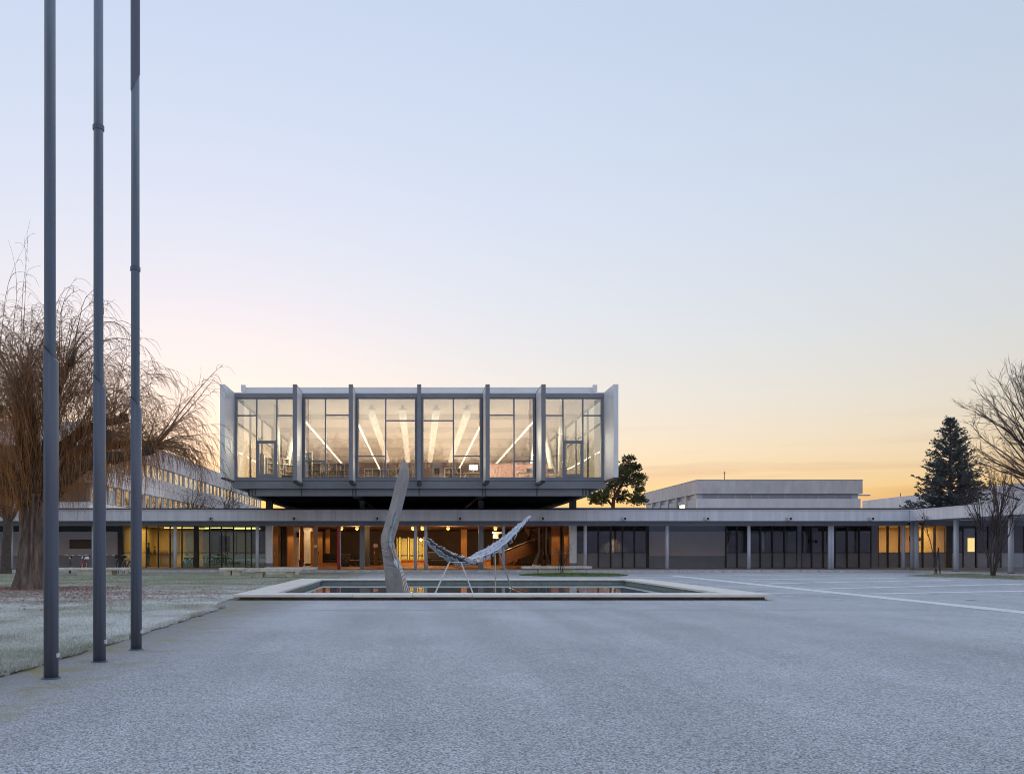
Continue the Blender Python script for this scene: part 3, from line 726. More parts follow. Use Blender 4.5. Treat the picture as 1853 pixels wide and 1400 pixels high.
# ------------------------------------------------------------------ covered walkway with fascia
cw = thing('covered_walkway', 'long low covered walkway with pale fascia and round columns', 'canopy', (0, CY, 0))
CX1 = pX(1646, FY)                               # inner corner of the side wing
fx = [-48, -38, -28, -18.5, pX(607, FY), pX(758, FY), pX(905, FY), 13.6, 22.5, CX1]
FT, FB = 3.83, 3.2
for a, b in zip(fx[:-1], fx[1:]):
    f_ = MB().box(a + .006, b - .006, FY, FY + .12, FB, FT).build('fascia_panel', 'fascia', cw)
    MB().box(a, b, FY - .03, FY + .13, FT + .003, FT + .06).build('fascia_cap', 'fascia', f_)
MB().box(-48, CX1 + 14, FY + .125, WY + .2, 3.36, 3.7).build('roof_slab', 'soffit', cw)
MB().box(-48, CX1 + .4, CY - .12, CY + .12, 2.92, 3.355).build('edge_beam', 'grey_steel', cw)
MB().box(CX1 + 1.5, CX1 + 16, CY - .12, CY + .12, 2.92, 3.355).build('edge_beam', 'grey_steel', cw)
MB().box(-48, CX1 + 4, FY + .6, FY + .9, 3.7, 4.02).build('roof_upstand', 'mullion', cw)
xs = [21, 169, 317, 465.5, 752, 770.5, 911, 1059, 1207, 1355, 1501, 1506, 1634.5, 1650]
def round_col(x, y, m='column_paint', r=.105, top=3.36):
    c = MB().lathe((x, y, 0), [(r, WZ), (r, top)], 20).build('column', m, cw, smooth=False)
    for p_ in c.data.polygons: p_.use_smooth = len(p_.vertices) == 4
    MB().lathe((x, y, 0), [(r + .03, WZ), (r + .03, WZ + .015)], 16).build('base_plate', 'dark_steel', c)
for xp in xs: round_col(pX(xp, CY), CY)
r_ = MB().lathe((pX(612, CY), CY, 0), [(.085, WZ), (.085, 2.92)], 16).build('column', 'red_paint', cw); r_['label'] = 'red painted column'
round_col(pX(615.4, CY), CY + .12, r=.05)
# side wing canopy running towards the viewer
wa, wb_ = CX1, CX1 + 9
for a, b in zip((52.0, 46.5, 41, 35.5, 30, 24.5), (46.5, 41, 35.5, 30, 24.5, 20)):
    f_ = MB().box(wa, wa + .12, b + .006, a - .006, FB, FT).build('fascia_panel', 'fascia', cw)
    MB().box(wa - .03, wa + .13, b, a, FT + .003, FT + .06).build('fascia_cap', 'fascia', f_)
MB().box(wa + .125, wb_, 20, FY + .12, 3.24, 3.7).build('roof_slab', 'soffit', cw)
for yc in (52.6, 48.7, 44.2, 39.7, 35.2, 30.7): round_col(31.6, yc, r=.135, top=3.235)
for yc in (50.2, 45.4): round_col(36.8, yc, r=.1, top=3.235)

# floodlights and thin lamps along the fascia
def flood(x, y, z, label, yaw=0, first=[None]):
    t = thing('floodlight', label, 'floodlight', (x, y, z), 'floodlights on the walkway fascia')
    MB().box(x - .13, x + .13, y - .3, y - .04, z - .1, z + .1).build('housing', 'concrete', t, bevel=.02)
    MB().box(x - .02, x + .10, y - .312, y - .302, z - .06, z + .07).build('lens', 'black_paint', t)
    MB().box(x - .04, x + .04, y - .04, y, z - .12, z - .02).build('bracket', 'dark_steel', t)
    if yaw: t.rotation_euler.z = yaw
names = ['beside the willow branches', 'above the white left pillar', 'just left of the bent steel sculpture', 'above the plate sculpture', 'above the spiral stair', 'above the dark windows beside the bench', 'above the big pale wall board', 'between the third and fourth plain columns', 'nearest the inner corner']
for xp, n_ in zip((382, 532, 682, 831, 980, 1128, 1277, 1426, 1574), names):
    flood(pX(xp, FY), FY, pZ(938.5, FY), 'small floodlight on the fascia ' + n_)
for yc, n_ in ((50.2, 'just round the corner of the side wing'), (45.9, 'behind the bare multi-stemmed shrub')):
    flood(CX1, yc, 3.33, 'small floodlight on the side wing fascia ' + n_, R(-90))
def thin_lamp(x0, x1, y, z, label, rot=False):
    t = thing('batten_lamp', label, 'lamp', ((x0 + x1) / 2, y, z), 'white batten lamps under the fascia')
    MB().box(x0, x1, y - .06, y + .06, z - .035, z + .02).build('diffuser', 'white_paint', t, bevel=.01)
    MB().box(x0 + .05, x1 - .05, y - .04, y + .04, z + .022, z + .05).build('mount', 'grey_steel', t)
for a, b, n_ in ((561, 575, 'over the timber doors'), (757, 771, 'over the pair of slim columns'), (893, 912, 'over the stair end of the hall')):
    thin_lamp(pX(a, FY), pX(b, FY), FY + .5, 3.3, 'white batten lamp under the canopy edge ' + n_)
for yc, n_ in ((49.2, 'near the staked young tree'), (45.2, 'near the bare shrub')):
    thin_lamp(32.2, 32.9, yc, 3.17, 'white batten lamp under the side wing soffit ' + n_)

# ------------------------------------------------------------------ ground-floor wing behind the walkway
kw = WY / F
wing = thing('school_wing', 'long ground-floor wing of dark panels and windows behind the walkway', 'building', (0, WY, 0))
def wX(p): return (p - VX) * kw
ZR = H + (VY - 999.5) * kw                       # rail between panel and window
ZTOP = 3.2
def module(x0, x1, glassm='glass_dark', thick=.05, panel='dark_panel'):
    m_ = MB().box(x0 - thick, x0 + thick, WY - .08, WY + .08, WZ, ZTOP).build('mullion', 'mullion', wing)
    if panel: MB().box(x0 + thick + .002, x1 - .052, WY - .03, WY + .03, WZ + .02, ZR - .03).build('lower_panel', panel, wing)
    else: MB().box(x0 + thick + .002, x1 - .052, WY - .01, WY, WZ + .02, ZR - .03).build('pane', glassm, wing)
    MB().box(x0 + thick + .002, x1 - .052, WY - .05, WY + .05, ZR - .028, ZR + .028).build('rail', 'mullion', wing)
    MB().box(x0 + thick + .002, x1 - .052, WY - .01, WY, ZR + .03, ZTOP - .05).build('pane', glassm, wing)
MB().box(-48, wX(500), WY - .1, WY + .1, ZTOP + .003, 4.42).build('roof_band', 'mullion', wing)
MB().box(wX(500), wX(1040), WY - .1, WY + .1, ZTOP + .003, 4.42).build('roof_band', 'mullion', wing)
MB().box(wX(1040), 62, WY - .1, WY + .1, ZTOP + .003, 4.42).build('roof_band', 'mullion', wing)
MB().box(-48, wX(1712), WY + .102, 78, 3.75, 4.3).build('roof_slab', 'dark_panel', wing)
MB().box(wX(1712) + .01, 62, WY + .102, 63.4, 3.75, 4.3).build('roof_slab', 'dark_panel', wing)
bars = [1042.5, 1061, 1082.6, 1104.8, 1126.3, 1147.9, 1170]
for a, b in zip(bars[:-1], bars[1:]): module(wX(a), wX(b))
# the big pale board
MB().box(wX(1170) - .05, wX(1174), WY - .08, WY + .08, WZ, ZTOP).build('mullion', 'mullion', wing)
MB().box(wX(1174), wX(1313), WY + .01, WY + .1, WZ, ZTOP).build('wall', 'dark_panel', wing)
bd = MB().box(wX(1174.5), wX(1313), WY - .04, WY + .005, H + (VY - 1005.5) * kw, H + (VY - 961) * kw).build('wall_board', 'pale_board', wing, bevel=.01); bd['label'] = 'large blank pale wall board'
bars = [1313, 1333, 1354, 1375, 1397, 1419, 1442, 1449, 1468, 1489, 1510, 1532, 1554, 1576, 1588]
for a, b in zip(bars[:-1], bars[1:]):
    if b - a < 14: MB().box(wX(a), wX(b), WY - .1, WY + .06, WZ, ZTOP).build('pier', 'dark_panel', wing)
    else: module(wX(a), wX(b), thick=.07 if a in (1442, 1576) else .05)
bars = [1588, 1606, 1627, 1648, 1669, 1691, 1711]
for a, b in zip(bars[:-1], bars[1:]): module(wX(a), wX(b), glassm='glass')
MB().box(wX(1711), wX(1720), WY - .1, WY + .06, WZ, ZTOP).build('pier', 'mullion', wing)
module(wX(1720), wX(1742))
# door with a lit pane
dx0, dx1 = wX(1743), wX(1763)
dr = MB().box(dx0, dx1, WY - .06, WY - .01, WZ + .01, 2.95).build('door', 'dark_panel', wing)
MB().box(dx0 + .28, dx1 - .03, WY - .075, WY - .063, 1.27, 2.25).build('pane', 'warm_pane', dr)
MB().tube([(dx0 + .1, WY - .09, 1.15), (dx0 + .22, WY - .09, 1.15)], .015, 6).build('handle', 'chrome', dr)
MB().box(wX(1740.5), wX(1766), WY - .005, WY + .05, WZ, ZTOP).build('wall', 'mullion', wing)
x = 1766
while x < 2150:
    module(wX(x), wX(x + 22)); x += 22
# rooms behind the right-hand windows
def room(x0, x1, depth, wallm, ceil='ceiling_white', fl='interior_floor'):
    MB().box(x0, x1, WY + depth, WY + depth + .1, WZ, 3.6).build('room_wall', wallm, wing)
    MB().box(x0, x1, WY + .1, WY + depth, WZ + .003, WZ + .02).build('room_floor', fl, wing)
    MB().box(x0, x1, WY + .12, WY + depth, 3.18, 3.25).build('room_ceiling', ceil, wing)
    for xx in (x0, x1): MB().box(xx - .05, xx + .05, WY + .13, WY + depth, WZ + .021, 3.17).build('room_wall', wallm, wing)
mat('room_grey', (0.32, 0.33, 0.36), 0.8, 0, 0.1, 1)
room(wX(1041), wX(1314), 6, 'room_grey', 'room_grey'); room(wX(1316), wX(1586), 6, 'room_grey', 'room_grey')
room(wX(1589), wX(1712), 5, 'yellow_wall'); room(wX(1716), 60, 3, 'room_grey', 'room_grey')
lamp('AREA', (wX(1650), WY + 2.5, 3.1), 6, (1, .72, .32), 4, wing, (0, 0, 0), 1.2)
# curtains behind glass
def drape(p0, p1, m, lab):
    x0, x1 = wX(p0), wX(p1); mb = MB(); n = int((x1 - x0) / .05) + 2
    pr = [(x0 + (x1 - x0) * i / n, WY + .25 + .05 * math.sin(i * 1.9) + .02 * math.sin(i * .7)) for i in range(n + 1)]
    for (xa, ya), (xb, yb) in zip(pr[:-1], pr[1:]):
        mb.quad((xa, ya, 1.22), (xb, yb, 1.22), (xb, yb, 3.1), (xa, ya, 3.1))
    o = mb.build('curtain', m, loc=(x0, WY + .25, 1.22), smooth=True); so = o.modifiers.new('solid', 'SOLIDIFY'); so.thickness = .008
    tag(o, lab, 'curtain', 'curtains in the ground-floor windows')
drape(1378, 1393, 'curtain', 'faint grey curtain in the window right of the pale board'); drape(1399, 1417, 'curtain_teal', 'teal curtain drawn across a ground-floor window')
drape(1423, 1440, 'curtain', 'light grey curtain beside the teal curtain'); drape(1450, 1454, 'curtain', 'thin curtain edge in the framed dark window')
drape(1480, 1488, 'curtain', 'gathered pale curtain left of the paired columns'); drape(1490, 1499, 'curtain', 'pale curtain behind the paired columns')
drape(1535, 1550, 'curtain', 'dim curtain in the window before the yellow room')
# lit doorway seen through the windows beside the bench
dw = thing('inner_door', 'narrow lit doorway seen through the dark windows by the bench', 'door', (wX(1111), 65.5, WZ))
for a, b, m_ in ((1107, 1111, 'white_paint'), (1111, 1116.5, 'timber')):
    s_ = 65.8 / F
    MB().box((a - VX) * s_, (b - VX) * s_, 65.78, 65.82, WZ + .03, 2.3).build('leaf', m_, dw)
MB().box((1106 - VX) * s_, (1117.5 - VX) * s_, 65.825, 65.86, WZ + .03, 2.36).build('frame', 'mullion', dw)
lamp('SPOT', ((1111 - VX) * s_, 64.2, 2.9), 5, (1, .75, .45), .1, dw, (R(40), 0, 0), spot=60)
# signs at the corner columns
t = thing('exit_sign', 'small red sign fixed beside the corner columns', 'sign', (pX(1661, 53.2), 53, 2.1))
MB().box(pX(1659, 53.2), pX(1664.5, 53.2), 53.1, 53.14, 1.95, 2.2).build('plate', 'red_paint', t); MB().box(pX(1656, 53.2), pX(1659, 53.2), 52.9, 52.93, 2.05, 2.17).build('notice', 'white_paint', t)
t = thing('notice_box', 'small black box with white notice on a corner column', 'sign', (pX(1646, 53.2), 53, 2.1))
MB().box(pX(1643.5, 53.2), pX(1647, 53.2), 53.05, 53.1, 1.95, 2.25).build('box', 'black_paint', t); MB().box(pX(1648.5, 53.2), pX(1651, 53.2), 52.87, 52.89, 2.02, 2.16).build('notice', 'white_paint', t)

# left part of the wing: blank wall with picture, then the glazed reception
MB().box(-48, wX(214), WY, WY + .15, WZ, 1.0).build('wall', 'dark_panel', wing)
lw = MB().box(wX(-200), wX(214), WY + .01, WY + .15, 1.003, 2.72).build('wall', 'pale_board', wing)
MB().box(-48, wX(214), WY + .02, WY + .15, 2.723, ZTOP).build('wall', 'mullion', wing)
MB().box(wX(214), wX(222), WY - .12, WY + .15, WZ, ZTOP).build('pier', 'mullion', wing)
t = thing('wall_picture', 'dark framed picture hanging on the wall behind the bicycles', 'picture', (wX(147), WY, 1.8))
MB().box(wX(126), wX(168), WY - .03, WY + .007, H + (VY - 992) * kw, H + (VY - 976) * kw).build('frame', 'dark_timber', t)
MB().box(wX(128), wX(166), WY - .036, WY - .031, H + (VY - 990.5) * kw, H + (VY - 977.5) * kw).build('canvas', 'hall_wall', t)
bars = [222, 243.5, 265, 286.6, 308, 329.4, 351, 359, 379.5, 401, 422.8, 444.5, 455, 468, 481.5]
for a, b in zip(bars[:-1], bars[1:]):
    if a == 351: MB().box(wX(351), wX(359), WY - .12, WY + .1, WZ, ZTOP).build('pier', 'mullion', wing)
    else: module(wX(a), wX(b), 'clear_glass' if a < 320 else 'lobby_glass', .035, None)
MB().box(wX(222), wX(322), WY + 7, WY + 7.1, WZ, 3.6).build('room_wall', 'yellow_wall', wing)
mat('lobby_green', (0.1, 0.13, 0.1), 0.7, 0, 0.3, 1)
MB().box(wX(322) + .002, wX(481), WY + 7, WY + 7.1, WZ, 3.6).build('room_wall', 'lobby_green', wing)
MB().box(wX(222), wX(481), WY + .13, WY + 7, WZ + .003, WZ + .02).build('room_floor', 'interior_floor', wing)
MB().box(wX(222), wX(481), WY + .13, WY + 7, 3.18, 3.25).build('room_ceiling', 'room_grey', wing)
MB().box(wX(222) - .05, wX(222) + .05, WY + .2, WY + 7, WZ, 3.17).build('room_wall', 'yellow_wall', wing)
MB().box(wX(470), wX(474), WY + .2, WY + 7, WZ, 3.17).build('room_wall', 'room_grey', wing)
for a, b in ((300, 318), (330, 345), (362, 376), (398, 422), (425, 452)):
    MB().box(wX(a) * 1.1, wX(b) * 1.1, WY + 6.9, WY + 6.98, 1.0, 2.8).build('room_panel', 'room_grey', wing)
for i, (p0, p1, yy, n_) in enumerate(((285, 350, 61.6, 'front'), (360, 455, 61.8, 'long front'), (325, 352, 64, 'inner'), (400, 455, 64.4, 'rear'))):
    t = thing('ceiling_strip', 'yellow %s ceiling strip light in the glazed reception' % n_, 'light', (wX((p0 + p1) / 2), yy, 3.05), 'reception strip lights')
    MB().box(wX(p0), wX(p1), yy - .05, yy + .05, 3.02, 3.07).build('tube', 'strip_yellow', t); MB().box(wX(p0), wX(p1), yy - .07, yy + .07, 3.073, 3.15).build('housing', 'white_paint', t)
lamp('AREA', (wX(262), 63.5, 3.1), 4.5, (1, .74, .28), 2.6, wing, (0, 0, 0), 3.5)
lamp('AREA', (wX(400), 63.5, 3.1), 1.6, (1, .8, .4), 4.0, wing, (0, 0, 0), 3.5)
t = thing('reception_desk', 'reception desk with yellow lit front inside the glazed lobby', 'desk', (wX(285), 63, WZ))
s_ = 63 / F; dX = lambda p: (p - VX) * s_
MB().box(dX(272), dX(313), 62.8, 63.4, WZ + .022, 1.05).build('front', 'yellow_wall', t); MB().box(dX(271), dX(314), 62.75, 63.5, 1.053, 1.1).build('top', 'dark_timber', t)
t = tag(MB().box(dX(288), dX(301), 63.0, 63.3, 1.102, 1.42).build('desk_screen', 'yellow_wall', loc=(dX(294), 63.1, 1.1), bevel=.01), 'yellow box standing on the reception desk', 'box')
for i, (a, b) in enumerate(((320.5, 348), (361, 441))):
    t = thing('green_sofa', ['short green sofa left of the dark pier in the lobby', 'long green sofa right of the dark pier in the lobby'][i], 'sofa', (wX((a + b) / 2), 61, WZ), 'green sofas in the lobby')
    MB().box(wX(a), wX(b), 61.0, 61.7, .32, .55).build('seat', 'green_fabric', t, bevel=.04); MB().box(wX(a), wX(b), 61.72, 61.9, .32, .85).build('backrest', 'green_fabric', t, bevel=.04)
    MB().box(wX(a) + .05, wX(b) - .05, 61.05, 61.8, WZ + .022, .318).build('base', 'white_paint', t)
t = thing('dark_screen', 'large dark display panel standing in the lobby', 'screen', (wX(395), 62, WZ))
MB().box(wX(384), wX(404), 62, 62.1, 1.25, 2.45).build('panel', 'black_paint', t)
for q in (388, 400): MB().box(wX(q) - .03, wX(q) + .03, 62.02, 62.08, WZ + .022, 1.25).build('leg', 'black_paint', t)

# ------------------------------------------------------------------ open entrance hall under the pavilion
hall = thing('entrance_hall', 'open brown entrance hall with warm lamps under the pavilion', 'hall', (wX(758), 66, 0))
hx0, hx1, HBK = wX(495), wX(1031), 77.0
MB().box(hx0, hx1, CY + 1.2, HBK, WZ + .003, WZ + .03).build('floor', 'hall_floor', hall)
MB().box(hx0, hx1, WY + .12, HBK, 3.16, 3.3).build('ceiling', 'hall_wall', hall)
kb = HBK / F
MB().box(hx0, (717 - VX) * kb, HBK, HBK + .2, WZ, 3.6).build('back_wall', 'hall_wall', hall)
MB().box((768 - VX) * kb, hx1, HBK, HBK + .2, WZ, 3.6).build('back_wall', 'hall_wall', hall)
MB().box((717 - VX) * kb, (768 - VX) * kb, HBK, HBK + .2, 2.6, 3.6).build('back_wall', 'hall_wall', hall)
for xx in (hx0 - .1, hx1): MB().box(xx, xx + .1, WY + .13, HBK, WZ, 3.3).build('side_wall', 'hall_wall', hall)
# lit glazed doors at the back
for i, (a, b) in enumerate(((717.5, 722), (725, 738), (740.5, 749.5), (757, 766))):
    x0, x1 = (a - VX) * kb, (b - VX) * kb
    d = MB().box(x0, x0 + .06, HBK - .05, HBK + .05, WZ, 2.6).box(x1 - .06, x1, HBK - .05, HBK + .05, WZ, 2.6).box(x0 + .062, x1 - .062, HBK - .05, HBK + .05, 2.5, 2.6).box(x0 + .062, x1 - .062, HBK - .05, HBK + .05, .85, .95).box(x0 + .062, x1 - .062, HBK - .05, HBK + .05, WZ + .031, .25).build('door', 'mullion', hall)
    MB().box(x0 + .062, x1 - .062, HBK, HBK + .01, .952, 2.498).build('pane', 'glass', d); MB().box(x0 + .062, x1 - .062, HBK, HBK + .01, .252, .848).build('pane', 'glass', d)
MB().box((700 - VX) * kb, (785 - VX) * kb, HBK + 5, HBK + 5.1, WZ, 3.6).build('court_wall', 'yellow_wall', hall)
MB().box((700 - VX) * kb, (785 - VX) * kb, HBK + .21, HBK + 5, 3.2, 3.3).build('court_ceiling', 'ceiling_white', hall)
lamp('AREA', ((742 - VX) * kb, HBK + 2.5, 3.1), 9, (1, .78, .3), 3, hall, (0, 0, 0), 2)
# globe lamps
for i, (xp, Yg, n_) in enumerate(((617.5, 58.5, 'beside the red column'), (646, 62, 'left of the dark steel column'), (747, 58.5, 'left of the pair of slim columns'), (764.5, 58.5, 'between the pair of slim columns'), (811, 62, 'right of the pair of slim columns'), (896.5, 60.5, 'above the right wing of the plate sculpture'))):
    p = px(xp, 955.5, Yg)
    t = thing('globe_lamp', 'glowing amber globe lamp %s' % n_, 'lamp', p, 'globe lamps in the hall')
    MB().lathe((p.x, p.y, p.z - .13), [(.02, 0), (.09, .03), (.13, .09), (.135, .14), (.11, .21), (.05, .26)], 14).build('globe', 'globe_light', t, smooth=True)
    MB().tube([(p.x, p.y, p.z + .12), (p.x, p.y, 3.2)], .012, 6).build('stem', 'dark_steel', t)
    lamp('POINT', (p.x, p.y - .05, p.z - .3), 2.6, (1, .6, .26), .14, t)
# timber door leaves and posts lit by warm downlights
def timber(a, b, Yt, label, ybase=.0, m='timber', top=3.15, yaw=0, light=6):
    s_ = Yt / F; x0, x1 = (a - VX) * s_, (b - VX) * s_
    t = thing('timber_door', label, 'door', ((x0 + x1) / 2, Yt, WZ + .03), 'timber door leaves in the hall')
    MB().box(x0, x1, Yt, Yt + .06, WZ + .035 + ybase, top).build('leaf', m, t, bevel=.006)
    MB().box(x0 + .05, x0 + .09, Yt - .05, Yt - .003, 1.05, 1.25).build('handle', 'chrome', t)
    if light: lamp('SPOT', ((x0 + x1) / 2, Yt - 1.1, 3.05), light * .3, (1, .62, .27), .08, t, (R(24), 0, 0), spot=80)
    t.rotation_euler.z = yaw
timber(495.5, 503, 60.2, 'narrow timber door leaf beside the white left pillar', light=2.5)
timber(520, 531, 61.5, 'glowing wide timber leaf left of the white display columns', light=9)
timber(540.5, 549.5, 64, 'timber leaf between the two white display columns', light=6)
timber(560, 568, 65, 'timber leaf behind the grey post carrying a notice', light=7)
timber(575, 583.5, 67, 'timber leaf right of the grey post with notice', light=6, top=2.9)
timber(589, 597, 70, 'timber leaf above the dark counter', light=7)
timber(998, 1013, 61.5, 'wide glowing timber leaf behind the bare shrub', light=5)
timber(1021, 1030.5, 60.6, 'narrow glowing timber leaf beside the white right pillar', light=6)
timber(982, 990.5, 63, 'dim timber leaf left of the glowing pair', light=1.5, m='dark_timber', top=3.1)
timber(834, 845, 70, 'dim timber leaf behind the plate sculpture', light=3)
timber(676, 684, 66, 'dim timber post left of the bent steel sculpture', light=0, m='dark_timber', top=1.95)
# white display columns
for i, (a, b) in enumerate(((531, 541), (550, 561))):
    Yt = 62.5 + i; s_ = Yt / F; x0, x1 = (a - VX) * s_, (b - VX) * s_
    t = thing('display_column', ['white square column with a dark loudspeaker bracket', 'white square column with a wider plain capital'][i], 'column', ((x0 + x1) / 2, Yt, WZ), 'white display columns in the hall')
    MB().box(x0, x1, Yt, Yt + .4, WZ + .03, 2.82).build('shaft', 'white_paint', t); MB().box(x0 - .02, x1 + (.14 if i else .02), Yt - .05, Yt + .45, 2.823, 3.12).build('capital', 'white_paint', t)
    MB().box(x0 - .05, x1 + .05, Yt - .06, Yt + .46, WZ + .031, .2).build('base', 'white_paint', t)
    if i == 0: MB().box(x1 - .16, x1 + .02, Yt - .1, Yt - .004, 2.35, 2.75).build('loudspeaker', 'black_paint', t)
def planter(xp, Yt, label, r=.2):
    x = (xp - VX) * Yt / F
    t = thing('planter', label, 'planter', (x, Yt, WZ + .03), 'planters in the hall')
    MB().lathe((x, Yt, WZ + .032), [(r * .7, 0), (r, .5), (r * .9, .5), (r * .85, .42)], 12).build('pot', 'brown_planter', t)
    MB().lathe((x, Yt, WZ + .032), [(r * .84, .40), (r * .84, .43)], 12).build('soil', 'soil', t)
planter(545, 61.5, 'brown tapered planter between the white display columns'); planter(986, 61.8, 'brown planter in front of the dim timber leaf', .18)
# grey notice post
Yt = 61; s_ = Yt / F; t = thing('notice_post', 'grey square post carrying a white notice', 'post', ((571 - VX) * s_, Yt, WZ))
MB().box((568 - VX) * s_, (574 - VX) * s_, Yt, Yt + .25, WZ + .03, 3.15).build('post', 'grey_steel', t); MB().box((568 - VX) * s_, (574 - VX) * s_, Yt - .02, Yt - .003, 1.55, 1.76).build('notice', 'white_paint', t)
t = thing('notice_stand', 'small cream notice above the dim timber post', 'sign', ((680 - VX) * 65.5 / F, 65.5, 1.9))
MB().box((675.5 - VX) * 65.5 / F, (683 - VX) * 65.5 / F, 65.8, 65.9, 1.62, 1.88).build('notice', 'pale_board', t)
t = thing('wall_notice', 'white wall notice with text lines beside the amber globe lamp', 'sign', ((899 - VX) * 66 / F, 66, 2))
MB().box((891 - VX) * 66 / F, (908 - VX) * 66 / F, 66, 66.05, 2.68, 2.86).build('header', 'pale_board', t)
MB().box((892 - VX) * 66 / F, (902 - VX) * 66 / F, 66, 66.04, 2.3, 2.66).build('text_panel', 'pale_board', t); MB().box((893 - VX) * 66 / F, (894 - VX) * 66 / F, 66.045, 66.09, WZ + .03, 2.7).build('post', 'dark_steel', t)
# lounge furniture
def sofa(p0, p1, Yt, label, h=.95):
    s_ = Yt / F; x0, x1 = (p0 - VX) * s_, (p1 - VX) * s_
    t = thing('sofa', label, 'sofa', ((x0 + x1) / 2, Yt, WZ + .03), 'dark sofas in the hall')
    MB().box(x0, x1, Yt, Yt + .8, .3, .6).build('seat', 'sofa', t, bevel=.05); MB().box(x0, x1, Yt + .65, Yt + .9, .605, h + .1).build('backrest', 'sofa', t, bevel=.05)
    for xx in (x0, x1 - .2): MB().box(xx, xx + .2, Yt - .02, Yt + .85, .602, .8).build('armrest', 'sofa', t, bevel=.04)
    MB().box(x0 + .08, x1 - .08, Yt + .06, Yt + .8, WZ + .035, .298).build('base', 'black_paint', t)
sofa(583, 611, 68, 'dark sofa left of the red column', 1.0); sofa(617, 632, 62.5, 'dark armchair right of the red column', 1.0); sofa(634, 651, 66, 'dark sofa left of the dark steel column', 1.0)
sofa(774, 812, 66, 'long dark sofa under the left wing of the plate sculpture', 1.15); sofa(668, 690, 68, 'dark sofa behind the bent steel sculpture', 1.1)
t = thing('low_table', 'low table with pale top beside the dark armchair', 'table', ((640 - VX) * 63 / F, 63, WZ + .03))
MB().box((626 - VX) * .042, (652 - VX) * .042, 62.6, 63.4, .62, .66).build('top', 'timber', t)
for q in (629, 641, 650): MB().box((q - VX) * .042 - .03, (q - VX) * .042 + .03, 62.9, 63, WZ + .032, .618).build('leg', 'black_paint', t)
# lit timber counters
def counter(p0, p1, Yt, label, h=.75, li=7):
    s_ = Yt / F; x0, x1 = (p0 - VX) * s_, (p1 - VX) * s_
    t = thing('timber_counter', label, 'counter', ((x0 + x1) / 2, Yt, WZ + .03), 'low timber counters in the hall')
    MB().box(x0, x1, Yt, Yt + .7, WZ + .035, h - .05).build('front', 'timber', t); MB().box(x0 - .05, x1 + .05, Yt - .05, Yt + .75, h - .047, h).build('top', 'timber', t)
    if li: lamp('AREA', ((x0 + x1) / 2, Yt - .7, 3.05), li, (1, .62, .27), max(.4, x1 - x0), t, (R(12), 0, 0), .2)
counter(726, 787, 67, 'long glowing timber counter below the lit doors', .62, 8); counter(873, 888, 66, 'short timber counter right of the steel column', .7, 3)
counter(552, 610, 63.5, 'pale platform before the timber leaves', .38, 0.9)  # lamp added over the platform to brighten the white display columns
# spiral stair
sx, sy = (945 - VX) * 66 / F, 66.5
st = thing('spiral_stair', 'curved brown timber stair rising in the hall', 'stair', (sx, sy, WZ + .03))
for i in range(16):
    a = R(-150 + i * 13); r0, r1 = .7, 2.0; z = .25 + i * .19; a2 = a + R(15)
    mb = MB(); b = 0
    mb.v = [(sx + r * math.cos(q), sy + r * math.sin(q), zz) for zz in (z, z + .05) for (r, q) in ((r0, a), (r1, a), (r1, a2), (r0, a2))]
    mb.f = [(3, 2, 1, 0), (4, 5, 6, 7), (0, 1, 5, 4), (1, 2, 6, 5), (2, 3, 7, 6), (3, 0, 4, 7)]
    mb.build('step', 'timber', st)
for r, m_ in ((2.05, 'dark_timber'), (.66, 'dark_timber')):
    mb = MB(); n = 40
    for i in range(n + 1):
        a = R(-155 + i * 212 / n); z = .15 + i / n * 3.0
        for rr in (r, r + .05):
            for zz in (z - .2, z + .75): mb.v.append((sx + rr * math.cos(a), sy + rr * math.sin(a), max(WZ + .04, min(zz, 3.12))))
    for i in range(n):
        b = i * 4
        for q in ((0, 1, 5, 4), (2, 6, 7, 3), (1, 3, 7, 5), (0, 4, 6, 2)): mb.f.append(tuple(b + w for w in q))
    mb.build('stringer', m_, st)
MB().tube([(sx + 2.08 * math.cos(R(-155 + i * 212 / 30)), sy + 2.08 * math.sin(R(-155 + i * 212 / 30)), min(3.1, 1.05 + i / 30 * 3.0)) for i in range(31)], .035, 6).build('handrail', 'leg_steel', st)
lamp('SPOT', (sx - 1.2, sy - 3.2, 3.05), 5, (1, .6, .25), .1, st, (R(35), 0, R(-15)), spot=80)
# blue trestle sculpture base
Yt = 62.5; s_ = Yt / F; t = thing('blue_trestle', 'dark blue splayed stand on white feet beside the stair', 'stand', ((983 - VX) * s_, Yt, WZ + .03))
for a, b in ((977, 971), (990, 997)):
    MB().tube([((a - VX) * s_, Yt + .1, 3.1), ((a - VX) * s_, Yt + .1, 1.2), ((b - VX) * s_, Yt + .1, .32)], [.14, .16, .3], 6).build('leg', 'blue_paint', t)
    MB().box((b - VX) * s_ - .3, (b - VX) * s_ + .3, Yt - .1, Yt + .3, WZ + .033, .318).build('foot', 'white_paint', t, bevel=.02)

